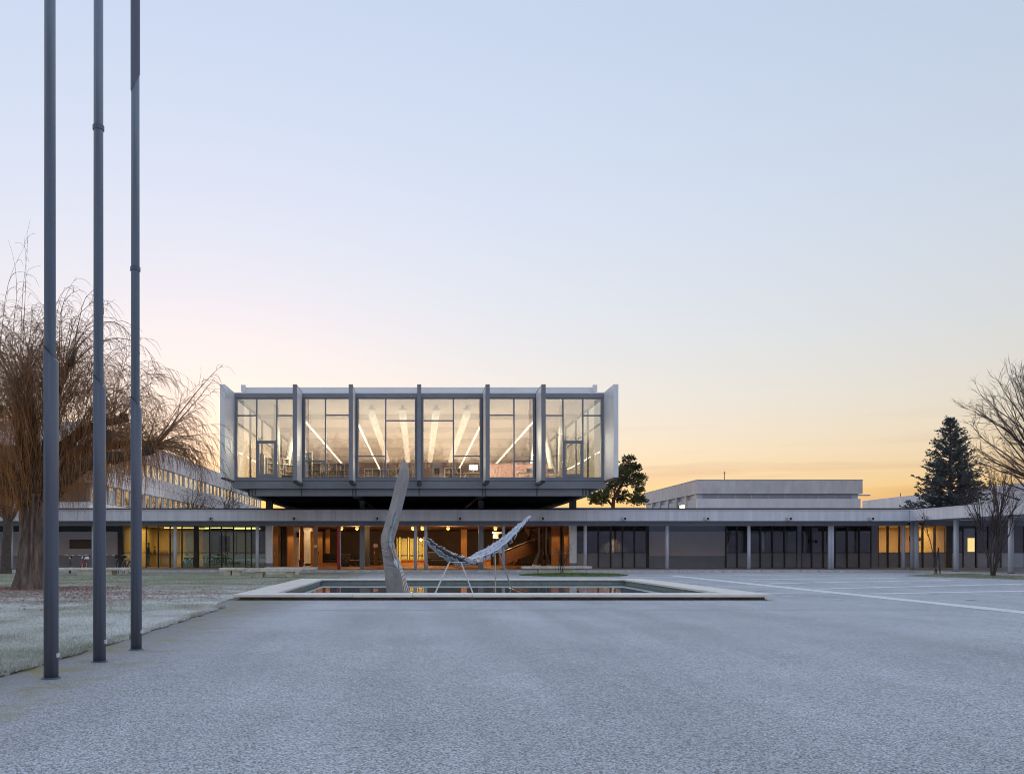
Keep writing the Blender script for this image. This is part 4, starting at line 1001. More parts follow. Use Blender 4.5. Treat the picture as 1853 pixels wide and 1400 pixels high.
# ------------------------------------------------------------------ people in the lobby
def person(name, label, loc, joints, m_, head, yaw=0, sitting=False):
    t = thing(name, label, 'person', loc)
    me = bpy.data.meshes.new('body'); vs_ = [j[0] for j in joints]; es = [(j[2], i) for i, j in enumerate(joints) if j[2] is not None]
    me.from_pydata(vs_, es, []); ob = bpy.data.objects.new('body', me); C.objects.link(ob); ob.parent = t
    sk = ob.modifiers.new('skin', 'SKIN'); me.skin_vertices[0].data[0].use_root = True
    for i, j in enumerate(joints): me.skin_vertices[0].data[i].radius = (j[1], j[1] * (.72 if i in (0, 1, 2) else 1))
    sb = ob.modifiers.new('sub', 'SUBSURF'); sb.levels = 1; sb.render_levels = 2
    me.materials.append(M[m_])
    hd = MB()
    for sgn in (0,):
        hd.lathe((head[0], head[1], head[2]), [(.03, -.11), (.06, -.09), (.075, -.03), (.08, .03), (.07, .08), (.03, .115)], 12)
    h_ = hd.build('head', 'skin', None, loc=(0, 0, 0), smooth=True); h_.parent = t
    fc = MB().box(head[0] + .07, head[0] + .1, head[1] - .012, head[1] + .012, head[2] - .02, head[2] + .02).build('nose', 'skin', None, loc=(0, 0, 0)); fc.parent = h_
    hr = MB().lathe((head[0] - .012, head[1], head[2] + .01), [(.085, .0), (.09, .04), (.075, .095), (.03, .125)], 12).build('hair', 'hair', None, loc=(0, 0, 0), smooth=True); hr.parent = h_
    for s_ in (-1, 1):
        hand = [j for j in joints if j[3:] == (('h', s_),)]
        for j in hand:
            p = Vector(j[0]); mb = MB()
            for q in range(4): mb.tube([p + Vector((0, .012 * (q - 1.5), 0)), p + Vector((.03, .014 * (q - 1.5), -.05 - .008 * (1.5 - abs(q - 1.5))))], [.01, .007], 6)
            mb.tube([p + Vector((.02, 0, .0)), p + Vector((.055, 0, -.02))], [.011, .008], 6)
            hh = mb.build('hand', 'skin', None, loc=(0, 0, 0)); hh.parent = t
    t.rotation_euler.z = yaw
    return t
def stand():
    J = [((0, 0, .95), .15, None), ((0, 0, 1.15), .15, 0), ((0, 0, 1.38), .17, 1), ((0.01, 0, 1.5), .06, 2), ((.02, 0, 1.6), .05, 3)]
    for s_ in (-1, 1):
        n = len(J)
        J += [((0, s_ * .19, 1.4), .06, 2), ((-.02, s_ * .24, 1.12), .05, n), ((.1, s_ * .22, .92), .04, n + 1), ((.15, s_ * .2, .87), .03, n + 2, ('h', s_))]
        n = len(J)
        J += [((0, s_ * .1, .88), .1, 0), ((.02, s_ * .1, .5), .075, n), ((-.02, s_ * .1, .1), .055, n + 1), ((.12, s_ * .1, .04), .045, n + 2)]
    return J
p_ = Vector((pX(268.5, 62), 62.0, WZ + .022))
person('person', 'person in dark clothes standing at the reception desk', p_, stand(), 'cloth_dark', (.03, 0, 1.68))
def seated():
    J = [((0, 0, .5), .15, None), ((-.02, 0, .72), .15, 0), ((0, 0, .95), .16, 1), ((.01, 0, 1.06), .055, 2), ((.02, 0, 1.15), .05, 3)]
    for s_ in (-1, 1):
        n = len(J)
        J += [((0, s_ * .18, .97), .055, 2), ((.05, s_ * .23, .72), .045, n), ((.3, s_ * .15, .72), .04, n + 1), ((.36, s_ * .13, .71), .03, n + 2, ('h', s_))]
        n = len(J)
        J += [((.02, s_ * .1, .48), .095, 0), ((.42, s_ * .11, .47), .075, n), ((.42, s_ * .11, .1), .05, n + 1), ((.54, s_ * .11, .04), .045, n + 2)]
    return J
p_ = Vector((pX(280.5, 64.1), 64.1, WZ + .2))
person('person', 'person in dark clothes seated behind the reception desk', p_, seated(), 'cloth_dark', (.03, 0, 1.24), yaw=R(180))
t = thing('office_chair', 'dark office chair under the seated person', 'chair', (p_.x, 64.1, WZ))
MB().box(p_.x - .25, p_.x + .25, 63.85, 64.35, .56, .64).build('seat', 'sofa', t, bevel=.02); MB().tube([(p_.x, 64.1, WZ + .05), (p_.x, 64.1, .56)], .03, 8).build('stem', 'chrome', t)
for q in range(5): MB().tube([(p_.x, 64.1, WZ + .12), (p_.x + .28 * math.cos(q * 1.257), 64.1 + .28 * math.sin(q * 1.257), WZ + .05)], .018, 6).build('foot', 'chrome', t)

# ------------------------------------------------------------------ benches
def bench(label, p0, p1, Yb, zt, th, sup, w=.9, style='block'):
    s_ = Yb / F; x0, x1 = (p0 - VX) * s_, (p1 - VX) * s_
    t = thing('stone_bench', label, 'bench', ((x0 + x1) / 2, Yb + w / 2, 0), 'stone benches')
    MB().box(x0, x1, Yb, Yb + w, zt - th, zt).build('seat', 'bench_stone', t, bevel=.02)
    for a, b in sup:
        xa, xb = (a - VX) * s_, (b - VX) * s_
        mb = MB(); ins = .06 if style == 'taper' else 0
        mb.v = [(xa, Yb + .12, zt - th - .002), (xb, Yb + .12, zt - th - .002), (xb, Yb + w - .12, zt - th - .002), (xa, Yb + w - .12, zt - th - .002), (xa + ins, Yb + .15, -.03), (xb - ins, Yb + .15, -.03), (xb - ins, Yb + w - .15, -.03), (xa + ins, Yb + w - .15, -.03)]
        mb.f = [(0, 3, 2, 1), (4, 5, 6, 7), (0, 1, 5, 4), (1, 2, 6, 5), (2, 3, 7, 6), (3, 0, 4, 7)]
        mb.build('support', 'bench_stone', t, bevel=.012)
bench('long stone bench in front of the parked bicycles', 99, 236, 44.0, .42, .13, [(138, 200.5)])
bench('short stone bench on two close legs on the lawn', 396, 441, 43.6, .43, .14, [(404, 416), (418.5, 432.5)])
bench('stone bench on two tapered legs at the pool corner', 445.5, 541, 40.4, .46, .17, [(460, 475), (516.5, 530.5)], style='taper')
bench('long white slab bench before the entrance hall', 478, 572.5, 45.3, .42, .13, [(480, 541)], w=.7)
bench('white slab bench on the grass patch behind the pool', 946, 1071.5, 46.6, .45, .13, [(976, 1039)])

# ------------------------------------------------------------------ bicycles
def bicycle(label, loc, yaw, frame_m, basket=False, hi=1.0):
    t = thing('bicycle', label, 'bicycle', loc, 'bicycles parked at the walkway')
    def add(mb, n, m, p=t):
        o = mb.build(n, m, None, loc=(0, 0, 0)); o.parent = p; return o
    for xw in (-.52, .52):
        ring = [(xw + .33 * math.cos(a), 0, .34 + .33 * math.sin(a)) for a in [6.2832 * i / 24 for i in range(25)]]
        wh = add(MB().tube(ring, .018, 6, False), 'wheel', 'rubber')
        add(MB().tube([(xw + .305 * math.cos(a), 0, .34 + .305 * math.sin(a)) for a in [6.2832 * i / 24 for i in range(25)]], .01, 5, False), 'rim', 'chrome', wh)
        sp = MB()
        for i in range(14): sp.tube([(xw, 0, .34), (xw + .3 * math.cos(i * .4488), 0, .34 + .3 * math.sin(i * .4488))], .003, 3)
        add(sp, 'spokes', 'chrome', wh); add(MB().tube([(xw, -.05, .34), (xw, .05, .34)], .025, 8), 'hub', 'chrome', wh)
        add(MB().tube([(xw + .365 * math.cos(a), 0, .34 + .365 * math.sin(a)) for a in [R(20 + 150 * i / 12) for i in range(13)]], .02, 5), 'mudguard', frame_m)
    f = MB()
    A, Bk, S, Hd, Hb = (-.52, 0, .34), (-.05, 0, .3), (-.2, 0, .8), (.36, 0, .86), (.4, 0, .7)
    for a, b in ((A, Bk), (A, S), (Bk, S), (Bk, Hb), (S, Hb), (Hd, Hb)): f.tube([a, b], .02, 7)
    f.tube([Hb, (.45, .05, .5), (.52, .05, .34)], .014, 6).tube([Hb, (.45, -.05, .5), (.52, -.05, .34)], .014, 6)
    add(f, 'frame', frame_m)
    hbz = 1.04 * hi
    hb = add(MB().tube([(.36, 0, .86), (.34, 0, hbz - .03)], .015, 6).tube([(.16, -.3, hbz), (.32, -.22, hbz + .02), (.38, 0, hbz - .03), (.32, .22, hbz + .02), (.16, .3, hbz)], .013, 6), 'handlebar', 'chrome')
    for s_ in (-1, 1): add(MB().tube([(.05, s_ * .31, hbz - .01), (.17, s_ * .3, hbz)], .02, 7), 'grip', 'rubber', hb)
    add(MB().tube([S, (-.22, 0, .92)], .014, 6), 'seat_post', 'chrome')
    sd = MB(); sd.tube([(-.36, 0, .95), (-.26, 0, .965), (-.12, 0, .955), (-.02, 0, .95)], [.09, .1, .05, .025], 8); add(sd, 'saddle', 'rubber')
    add(MB().tube([(-.05, -.07, .3), (-.05, .07, .3)], .05, 10), 'crank', 'chrome')
    add(MB().lathe((.5, 0, .84), [(.02, 0), (.05, .03), (.05, .06), (.02, .08)], 8), 'headlamp', 'chrome')
    if basket:
        add(MB().box(.42, .7, -.16, .16, .86, .88).box(.42, .44, -.16, .16, .88, 1.06).box(.68, .7, -.16, .16, .88, 1.06).box(.44, .68, -.16, -.14, .88, 1.06).box(.44, .68, .14, .16, .88, 1.06), 'basket', 'black_paint')
    t.rotation_euler.z = yaw
YB = 47.6
bicycle('dark bicycle with swept handlebar left of the red bicycle', (pX(127, YB), YB, .03), R(-70), 'bike_dark')
bicycle('pinkish red bicycle leaning behind the long stone bench', (pX(152, YB - .3), YB - .3, .03), R(-80), 'bike_red')
bicycle('dark bicycle mostly hidden behind the middle flagpole', (pX(188, YB), YB, .03), R(-75), 'bike_dark')
bicycle('dark bicycle with black basket at the bench end', (pX(212, YB), YB, .03), R(-65), 'bike_dark', True)
bicycle('dark bicycle behind the flagpole beside the glazed lobby', (pX(229, YB + .3), YB + .3, .03), R(-50), 'bike_dark')
t = thing('helmet', 'white helmet hung on the red bicycle', 'helmet', (pX(157, 47.5), 47.1, 1.1))
hp = px(157, 1009, 47.1); MB().lathe((hp.x, hp.y, hp.z - .08), [(.13, 0), (.14, .05), (.11, .12), (.04, .16)], 12).build('shell', 'white_paint', t, smooth=True)
MB().tube([(hp.x - .1, hp.y, hp.z - .08), (hp.x, hp.y, hp.z - .2), (hp.x + .1, hp.y, hp.z - .08)], .008, 5).build('strap', 'black_paint', t)

# ------------------------------------------------------------------ flagpoles
def flagpole(label, xb, yb, cut, rings, rl=.071, ru=.056, dark_above=None):
    Yp = H * F / (yb - VY); x = (xb - VX) * Yp / F
    t = thing('flagpole', label, 'flagpole', (x, Yp, 0), 'tall steel flagpoles')
    n = 28; mb = MB(); zc = H + (VY - cut) * Yp / F; slope = .085
    mb.v = [(x + rl * math.cos(6.2832 * i / n), Yp + rl * math.sin(6.2832 * i / n), 0) for i in range(n)] + [(x + rl * math.cos(6.2832 * i / n), Yp + rl * math.sin(6.2832 * i / n), zc - slope * math.cos(6.2832 * i / n)) for i in range(n)]
    mb.f = [(i, (i + 1) % n, n + (i + 1) % n, n + i) for i in range(n)] + [tuple(reversed(range(n))), tuple(range(n, 2 * n))]
    sl = mb.build('sleeve', 'flag_sleeve', t)
    for p_ in sl.data.polygons: p_.use_smooth = len(p_.vertices) == 4
    z1 = 11.0
    xo = x - .012
    up = MB().tube([(xo, Yp, zc - .2), (xo, Yp, z1)], [ru, ru * .92], n).build('pole', 'flag_steel', t)
    for p_ in up.data.polygons: p_.use_smooth = len(p_.vertices) == 4
    MB().lathe((xo, Yp, z1), [(ru, 0), (ru * 1.2, .03), (ru * 1.2, .1), (.02, .16)], 16).build('finial', 'flag_steel', t)
    for yr in rings:
        z = H + (VY - yr) * Yp / F
        MB().lathe((xo, Yp, z), [(ru * 1.02, -.03), (ru * 1.18, -.025), (ru * 1.18, .025), (ru * 1.02, .03)], 20).build('ring', 'flag_sleeve', t)
    if dark_above:
        z = H + (VY - dark_above) * Yp / F
        mb = MB(); r3 = ru * 1.08
        mb.v = [(xo + r3 * math.cos(6.2832 * i / n), Yp + r3 * math.sin(6.2832 * i / n), z + .12 * math.cos(6.2832 * i / n - .6)) for i in range(n)] + [(xo + r3 * math.cos(6.2832 * i / n), Yp + r3 * math.sin(6.2832 * i / n), z1 - .3) for i in range(n)]
        mb.f = [(i, (i + 1) % n, n + (i + 1) % n, n + i) for i in range(n)]
        o = mb.build('upper_sleeve', 'flag_sleeve', t, smooth=True)
    MB().box(x + rl - .01, x + rl + .012, Yp - .03, Yp + .01, .22, .26).build('cleat', 'white_paint', sl)
    MB().lathe((x, Yp, .002), [(rl + .025, 0), (rl + .02, .012), (rl, .014)], 20).build('base_plate', 'flag_sleeve', t)
flagpole('tallest looking dark steel flagpole with streaked base sleeve', 92.5, 1227, 640, [])
flagpole('steel flagpole with one ring high up, middle of the row', 180, 1197, 690, [232])
flagpole('steel flagpole with low ring and dark upper sleeve', 246.5, 1175, 728, [487], dark_above=150)

# ------------------------------------------------------------------ sculptures
def bent_sculpture():
    Ys = 25.2; ks = Ys / F
    t = thing('bent_steel_sculpture', 'tall bent stainless steel blade sculpture standing in the pool', 'sculpture', px(716, 1079, Ys))
    Q = lambda zx, zy, dy=0: Vector(((660 + zx / 5.185 - VX) * ks, Ys + dy, H + (VY - (820 + zy / 5.185)) * ks))
    # level: y, left, ridge-left of groove, groove right, right
    Lv = [(45, 361, 364, 366, 369), (150, 326, 372, 376, 420), (280, 290, 352, 356, 410), (420, 255, 322, 326, 376), (520, 228, 298, 302, 352), (620, 198, 258, 294, 330), (700, 175, 236, 277, 310), (770, 152, 212, 264, 288), (830, 148, 203, 260, 275), (890, 157, 212, 268, 288), (960, 166, 240, 289, 312), (1040, 175, 282, 315, 341), (1078, 180, 308, 316, 354), (1180, 191, 332, 340, 388), (1260, 200, 346, 352, 414), (1310, 206, 356, 362, 428), (1400, 216, 372, 378, 448)]
    mb = MB()
    for (y_, l_, gl, gr_, r_) in Lv:
        d = .0
        mb.v += [tuple(Q(l_, y_, .05)), tuple(Q(gl, y_, -.17)), tuple(Q(gr_, y_, -.17)), tuple(Q(r_, y_, .04)), tuple(Q((l_ + r_) / 2 + 10, y_, .34))]
    n = 5
    for i in range(len(Lv) - 1):
        for j in range(n):
            if j == 1 and 4 <= i < 12: continue
            a, b = i * n + j, i * n + (j + 1) % n
            mb.f.append((a, a + n, b + n, b))
    mb.f.append((0, 1, 2, 3, 4)); b = (len(Lv) - 1) * n; mb.f.append((b + 4, b + 3, b + 2, b + 1, b))
    mb.build('shell', 'sculpture_steel', t)
    g = MB(); q0 = 4
    for i in range(q0, 13):
        (y_, l_, gl, gr_, r_) = Lv[i]; w = gr_ - gl
        g.v += [tuple(Q(gl, y_, -.168)), tuple(Q(gl + w * .3, y_, -.168 + .10 * min(1, w / 30))), tuple(Q(gr_ - w * .1, y_, -.168 + .13 * min(1, w / 30))), tuple(Q(gr_, y_, -.168))]
    for i in range(13 - q0 - 1):
        for j in range(3): a = i * 4 + j; g.f.append((a, a + 4, a + 5, a + 1))
    g.build('groove', 'polished_steel', t, smooth=True)
    for off in (.3, .55, .8):
        rb = MB().tube([Q(Lv[i][3] + (Lv[i][4] - Lv[i][3]) * off, Lv[i][0], -.17 + .21 * off - .012) for i in range(11, 16)], .012, 5).build('flute', 'polished_steel', t)
    wl_ = MB().tube([Q(Lv[9][1] + 2, 905, .035), Q(Lv[9][2], 918, -.172)], .006, 4).build('weld_seam', 'polished_steel', t)
    MB().tube([Q(182, 1082, .03), Q(260, 1082, -.09)], .005, 4).build('weld_seam', 'polished_steel', t)
    # pointed lifting stones on the pool floor
    return t
bent_sculpture()
def plate_sculpture():
    t = thing('plate_sculpture', 'curved sculpture of overlapping pale plates on four thin legs', 'sculpture', px(860, 1079, 27))
    W = lambda zx, zy, Yd: px(760 + zx / 8.233, 920 + zy / 8.233, Yd)
    spine = [(95, 440, 24.6), (190, 530, 24.9), (300, 615, 25.2), (420, 690, 25.5), (540, 745, 25.9), (640, 770, 26.2), (740, 765, 26.5), (860, 715, 26.9), (980, 660, 27.3), (1100, 595, 27.7), (1220, 510, 28.1), (1330, 420, 28.5), (1430, 330, 28.9), (1540, 220, 29.3), (1630, 140, 29.6)]
    wid = [.04, .14, .22, .28, .33, .37, .4, .42, .42, .4, .36, .31, .26, .19, .1]
    def tl(u): return -.55 + .95 * min(1, max(0, (u - .28) / .25))
    S = [W(*s_) for s_ in spine]
    def at(u):
        f = u * (len(S) - 1); i = min(int(f), len(S) - 2); w = f - i
        return S[i].lerp(S[i + 1], w), (S[i + 1] - S[i]).normalized(), wid[i] * (1 - w) + wid[i + 1] * w
    random.seed(21)
    core = MB(); n = 40
    for i in range(n + 1):
        p, d, w = at(i / n); side = Vector((.25, -1, 0)).normalized(); up = side.cross(d).normalized()
        if up.z < 0: up = -up
        ta = tl(i / n); tilt = side * math.cos(ta) - up * math.sin(ta)
        upn = side * math.sin(ta) + up * math.cos(ta)
        for a, b in ((-.5, 0), (0, -.10), (.5, -.02), (.5, -.08), (0, -.2), (-.5, -.06)): core.v.append(tuple(p + tilt * (a * w) + upn * (b * (w / .8 + .1))))
    for i in range(n):
        for j in range(6): a, b = i * 6 + j, i * 6 + (j + 1) % 6; core.f.append((a, b, b + 6, a + 6))
    core.f += [tuple(reversed(range(6))), tuple(n * 6 + j for j in range(6))]
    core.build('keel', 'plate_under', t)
    meshes = []
    for q in range(5):
        mb = MB(); a, b = random.uniform(.06, .13), random.uniform(.045, .085)
        mb.box(-a, a, -b, b, -.008, .008); o = mb.build('plate', 'plate', None, loc=(0, 0, 0)); meshes.append(o.data); bpy.data.objects.remove(o)
    nu = 56
    def put(c, d, side, upn, roll, pitch):
        o = bpy.data.objects.new('plate', random.choice(meshes)); C.objects.link(o); o.parent = t
        m3 = Matrix((d, side, upn)).transposed().to_4x4()
        rot = Matrix.Rotation(roll, 4, 'X') @ Matrix.Rotation(pitch, 4, 'Y') @ Matrix.Rotation(random.gauss(0, .2), 4, 'Z')
        o.matrix_local = Matrix.Translation(c - wloc(t)) @ m3 @ rot
    for i in range(nu):
        u = (i + .5) / nu; p, d, w = at(u)
        side = Vector((.25, -1, 0)); side = (side - d * side.dot(d)).normalized(); up = d.cross(side)
        if up.z < 0: up = -up
        ta = tl(u); tilt = side * math.cos(ta) - up * math.sin(ta); upn = (side * math.sin(ta) + up * math.cos(ta))
        if u < .42 and i % 2 == 0:                            # plates on the underside of the left wing
            for a in (-.25, .2): put(p + tilt * (a * w) - upn * (.09 + .1 * w), d, upn.cross(d), upn, random.gauss(.25, .3), random.gauss(.2, .2))
        rows = max(1, int(round(w / .13)))
        for r in range(rows):
            a = ((r + .5) / rows - .5) * w
            put(p + tilt * a + upn * (.015 + random.uniform(0, .03)), d, d.cross(upn) * -1 if False else upn.cross(d), upn, random.gauss(0, .2), random.gauss(-.3, .14))
        if .3 < u < .85 and (i % 3 == 0 or .36 < u < .52):                         # hanging plates along the front edge
            c = p + tilt * (w * .5) - Vector((0, 0, .06))
            put(c, d, Vector((0, 0, 1)).cross(d).cross(d).normalized(), Vector((0, 0, 1)).cross(d).normalized(), random.gauss(.2, .35), random.gauss(0, .4))
    legs = [((440, 790, 25.4), (212, 1290, 24.6)), ((615, 810, 25.6), (800, 1290, 24.6)), ((1120, 660, 28.0), (1126, 1230, 28.0)), ((1172, 635, 28.2), (1362, 1178, 30.0))]
    for a, b in legs:
        A, Bp = W(*a), W(*b)
        if Bp.z > -.4: Bp = Bp + (Bp - A).normalized() * ((Bp.z + .45) / max(.2, abs((Bp - A).normalized().z)))
        MB().tube([A, Bp], .022, 8).build('leg', 'leg_steel', t)
    MB().tube([W(440, 795, 25.4), W(615, 803, 25.6)], .018, 8).build('crossbar', 'leg_steel', t)
    MB().tube([W(1120, 662, 28.0), W(1172, 637, 28.2)], .018, 8).build('crossbar', 'leg_steel', t)
plate_sculpture()

# ------------------------------------------------------------------ far buildings
# long block on the left, its face looking right
lb_ = thing('long_school_block', 'long concrete school block with lit window bands behind the willow', 'building', (-24, 90, 0))
LX = -24.0; la, lz = 60.5, 128.0
MB().box(LX - 16, LX, la, lz, 9.05, 10.75).build('parapet', 'concrete_pale', lb_)
MB().box(LX - 16, LX - .25, la + .1, lz - .1, 7.9, 9.047).build('window_recess', 'mullion', lb_)
MB().box(LX - 16, LX, la, lz, 6.35, 7.897).build('spandrel', 'concrete_pale', lb_)
MB().box(LX - 16, LX - .25, la + .1, lz - .1, 4.9, 6.347).build('window_recess', 'mullion', lb_)
MB().box(LX - 16, LX, la, lz, 0, 4.897).build('base_wall', 'concrete_pale', lb_)
MB().box(LX + .002, LX + .03, la, lz, 7.06, 7.1).build('joint_strip', 'dark_panel', lb_)
random.seed(12)
emit('lit_window', (1.0, .82, .52), .045)
yy = la + .6; i = 0
while yy < lz - 1.2:
    lit = random.random() < .4
    w = MB().box(LX - .24, LX - .14, yy, yy + 1.4, 8.99, 9.04).box(LX - .24, LX - .14, yy, yy + .1, 7.905, 8.99).box(LX - .24, LX - .14, yy + 1.3, yy + 1.4, 7.905, 8.99).build('window', 'concrete_pale', lb_)
    MB().box(LX - .235, LX - .2, yy + .11, yy + 1.29, 7.96, 9.0).build('pane', 'lit_window' if lit else 'glass_dark', w)
    w = MB().box(LX - .24, LX - .14, yy, yy + 1.4, 6.29, 6.34).box(LX - .24, LX - .14, yy, yy + .1, 4.905, 6.29).box(LX - .24, LX - .14, yy + 1.3, yy + 1.4, 4.905, 6.29).build('window', 'concrete_pale', lb_)
    MB().box(LX - .235, LX - .2, yy + .11, yy + 1.29, 4.96, 6.3).build('pane', 'glass_dark', w)
    if random.random() < .4: MB().box(LX - .199, LX - .19, yy + .2, yy + 1.2, 5.0, random.uniform(5.5, 6.2)).build('blind', 'curtain', w)
    yy += 1.75; i += 1
# two-storey block on the right
rb_ = thing('flat_roof_block', 'two storey flat roofed concrete block right of the pine', 'building', (35, 85, 0))
RY = 80.0; kr = RY / F; rx0, rx1 = (1261 - VX) * kr, (1561 - VX) * kr; rbk = 99
MB().box(rx0, rx1, RY, rbk, H + (VY - 893) * kr, H + (VY - 868.5) * kr).build('parapet', 'concrete', rb_)
MB().box(rx0 - .03, rx1 + .03, RY - .03, rbk, H + (VY - 868.3) * kr, H + (VY - 867.3) * kr).build('coping', 'dark_panel', rb_)
z0, z1 = H + (VY - 902) * kr, H + (VY - 893.2) * kr
MB().box(rx0 + .3, rx1 - .3, RY + .3, rbk, z0, z1).build('clerestory', 'dark_panel', rb_)
q = rx0 + .6
while q < rx1 - 2: MB().box(q, q + 1.5, RY + .27, RY + .297, z0 + .04, z1 - .03).build('pane', 'room_grey', rb_); q += 1.62
MB().box(rx0, rx1 - .2, RY, RY + .3, 2.5, z0 - .003).build('wall', 'concrete_pale', rb_)
MB().box(rx1 - .4, rx1 + 1.3, RY + 1, RY + 1.3, z1 - .12, z1 - .004).build('roof_spout', 'dark_panel', rb_)
MB().box(rx0 + .35, rx1 - .2, RY + .31, rbk - .1, 0, z0 - .004).build('core', 'dark_panel', rb_)
yy = RY + .35; j = 0
while yy < rbk - 3.3:
    w = MB().box(rx0, rx0 + .3, yy, yy + .35, 2.5, z1 - .01).build('pier', 'concrete', rb_)
    pn = MB().box(rx0 + .2, rx0 + .26, yy + .36, yy + 2.9, 3.2, z1 - .4).build('window', 'mullion', rb_)
    MB().box(rx0 + .17, rx0 + .197, yy + .45, yy + 1.6, 3.3, z1 - .5).build('pane', 'glass_dark', pn)
    MB().box(rx0 + .17, rx0 + .197, yy + 1.7, yy + 2.8, 3.3, z1 - .5).build('pane', 'warm_pane' if j == 0 else 'glass_dark', pn)
    MB().box(rx0 + .1, rx0 + .165, yy + .45, yy + 2.8, z1 - 1.3 + .5 * (j % 2), z1 - .45).build('blind', 'curtain', pn)
    yy += 3.0; j += 1
an = thing('roof_antenna', 'thin antenna mast on the flat roofed block', 'antenna', ((1311 - VX) * kr * 1.03, RY + 2.5, 8.2))
ax_ = (1311 - VX) * 82.5 / F; MB().tube([(ax_, 82.5, 8.16), (ax_, 82.5, 9.25)], .03, 6).build('mast', 'dark_steel', an); MB().tube([(ax_ - .18, 82.5, 9.1), (ax_ + .18, 82.5, 9.1)], .015, 5).build('crossarm', 'dark_steel', an)
# far right block
fr_ = thing('low_side_block', 'low pale flat roofed block behind the dark conifer', 'building', (64, 94, 0))
QX = 60.0
MB().box(QX, QX + 14, 76, 112, 6.2, 8.1).build('parapet', 'concrete_pale', fr_); MB().box(QX + .3, QX + 14, 76.3, 111.7, 5.0, 6.197).build('window_band', 'dark_panel', fr_); MB().box(QX, QX + 14, 76, 112, 0, 4.997).build('wall', 'concrete_pale', fr_)
MB().tube([(QX + .5, 104, 8.1), (QX + .5, 104, 8.6)], .04, 6).build('vent', 'dark_steel', fr_)
yy = 77
while yy < 110: MB().box(QX + .27, QX + .298, yy, yy + 1.3, 5.05, 6.15).build('pane', 'glass_dark', fr_); yy += 1.45
# pale hall far behind the pine
pb = thing('distant_hall', 'pale distant hall seen below the pine', 'building', (18, 140, 0))
MB().box(13, 38, 140, 155, 0, 8.3).build('wall', 'concrete_pale', pb); MB().box(12.8, 38.2, 139.8, 155.2, 8.3, 8.7).build('roof_edge', 'concrete', pb)
for q in range(9): MB().box(14 + q * 2.6, 15.8 + q * 2.6, 139.93, 139.99, 5, 7.2).build('window', 'glass_dark', pb)
gp = thing('glazed_stair_tower', 'small pale green glazed tower at the end of the long block', 'building', (-19, 118, 0))
MB().box(-23.6, -19.4, 118, 122, 0, 7.2).build('wall', 'concrete', gp)
mat('green_glaze', (0.2, 0.36, 0.36), 0.3, 0, 0.1, 1)
for q in range(5): MB().box(-23.5 + q * .82, -22.75 + q * .82, 117.93, 117.99, 1, 7).build('pane', 'green_glaze', gp)

# ------------------------------------------------------------------ trees
def rv(s_=1): return Vector((random.gauss(0, s_), random.gauss(0, s_), random.gauss(0, s_)))
def branch_path(p, d, L_, nseg, wob, pull, pull_dir=Vector((0, 0, 1))):
    pts = [p.copy()]; d = d.normalized()
    for i in range(nseg):
        d = (d + rv(wob) + pull_dir * pull).normalized(); p = p + d * (L_ / nseg); pts.append(p.copy())
    return pts
RMIN = [.005]
def grow(wood, twig, p, d, L_, r, lvl, maxl, kids, up=.04, spread=.75, ratio=.62, start=.25):
    nseg = 6 if lvl < 2 else (5 if lvl < 3 else 4)
    pts = branch_path(p, d, L_, nseg, .09 + .03 * lvl, up)
    r1 = r * (.45 if lvl < maxl else .3)
    rad = [r + (r1 - r) * i / nseg for i in range(nseg + 1)]
    (wood if lvl <= 1 else twig).tube(pts, rad, 8 if lvl == 0 else (6 if lvl < 2 else 3), False)
    if lvl >= maxl: return
    for c in range(kids[lvl]):
        u = start + (1 - start) * (c + random.random()) / kids[lvl]
        f = u * nseg; i = min(int(f), nseg - 1); q = pts[i].lerp(pts[i + 1], f - i)
        dd = (pts[i + 1] - pts[i]).normalized()
        ax = dd.cross(rv()).normalized(); ang = spread * random.uniform(.65, 1.2)
        nd = Quaternion(ax, ang) @ dd
        grow(wood, twig, q, nd, L_ * ratio * random.uniform(.75, 1.15) * (1.15 - .45 * u), max(RMIN[0], r * .5 * (1.1 - .5 * u)), lvl + 1, maxl, kids, up, spread, ratio, .15)
def bare_tree(name, label, loc, h, r, seed, kids=(9, 7, 6, 5), spread=.75, group=None, trunk_h=.3, ratio=.6, up=.05, bark='bark_grey', twigm='bare_twig', cat='tree'):
    random.seed(seed); w, t_ = MB(), MB(); loc = Vector(loc)
    grow(w, t_, loc, Vector((0, 0, 1)), h * .75, r, 0, len(kids), kids, up, spread, ratio, trunk_h)
    t = thing(name, label, cat, loc, group)
    w.build('trunk', bark, t, smooth=True); t_.build('crown', twigm, t)
    return t
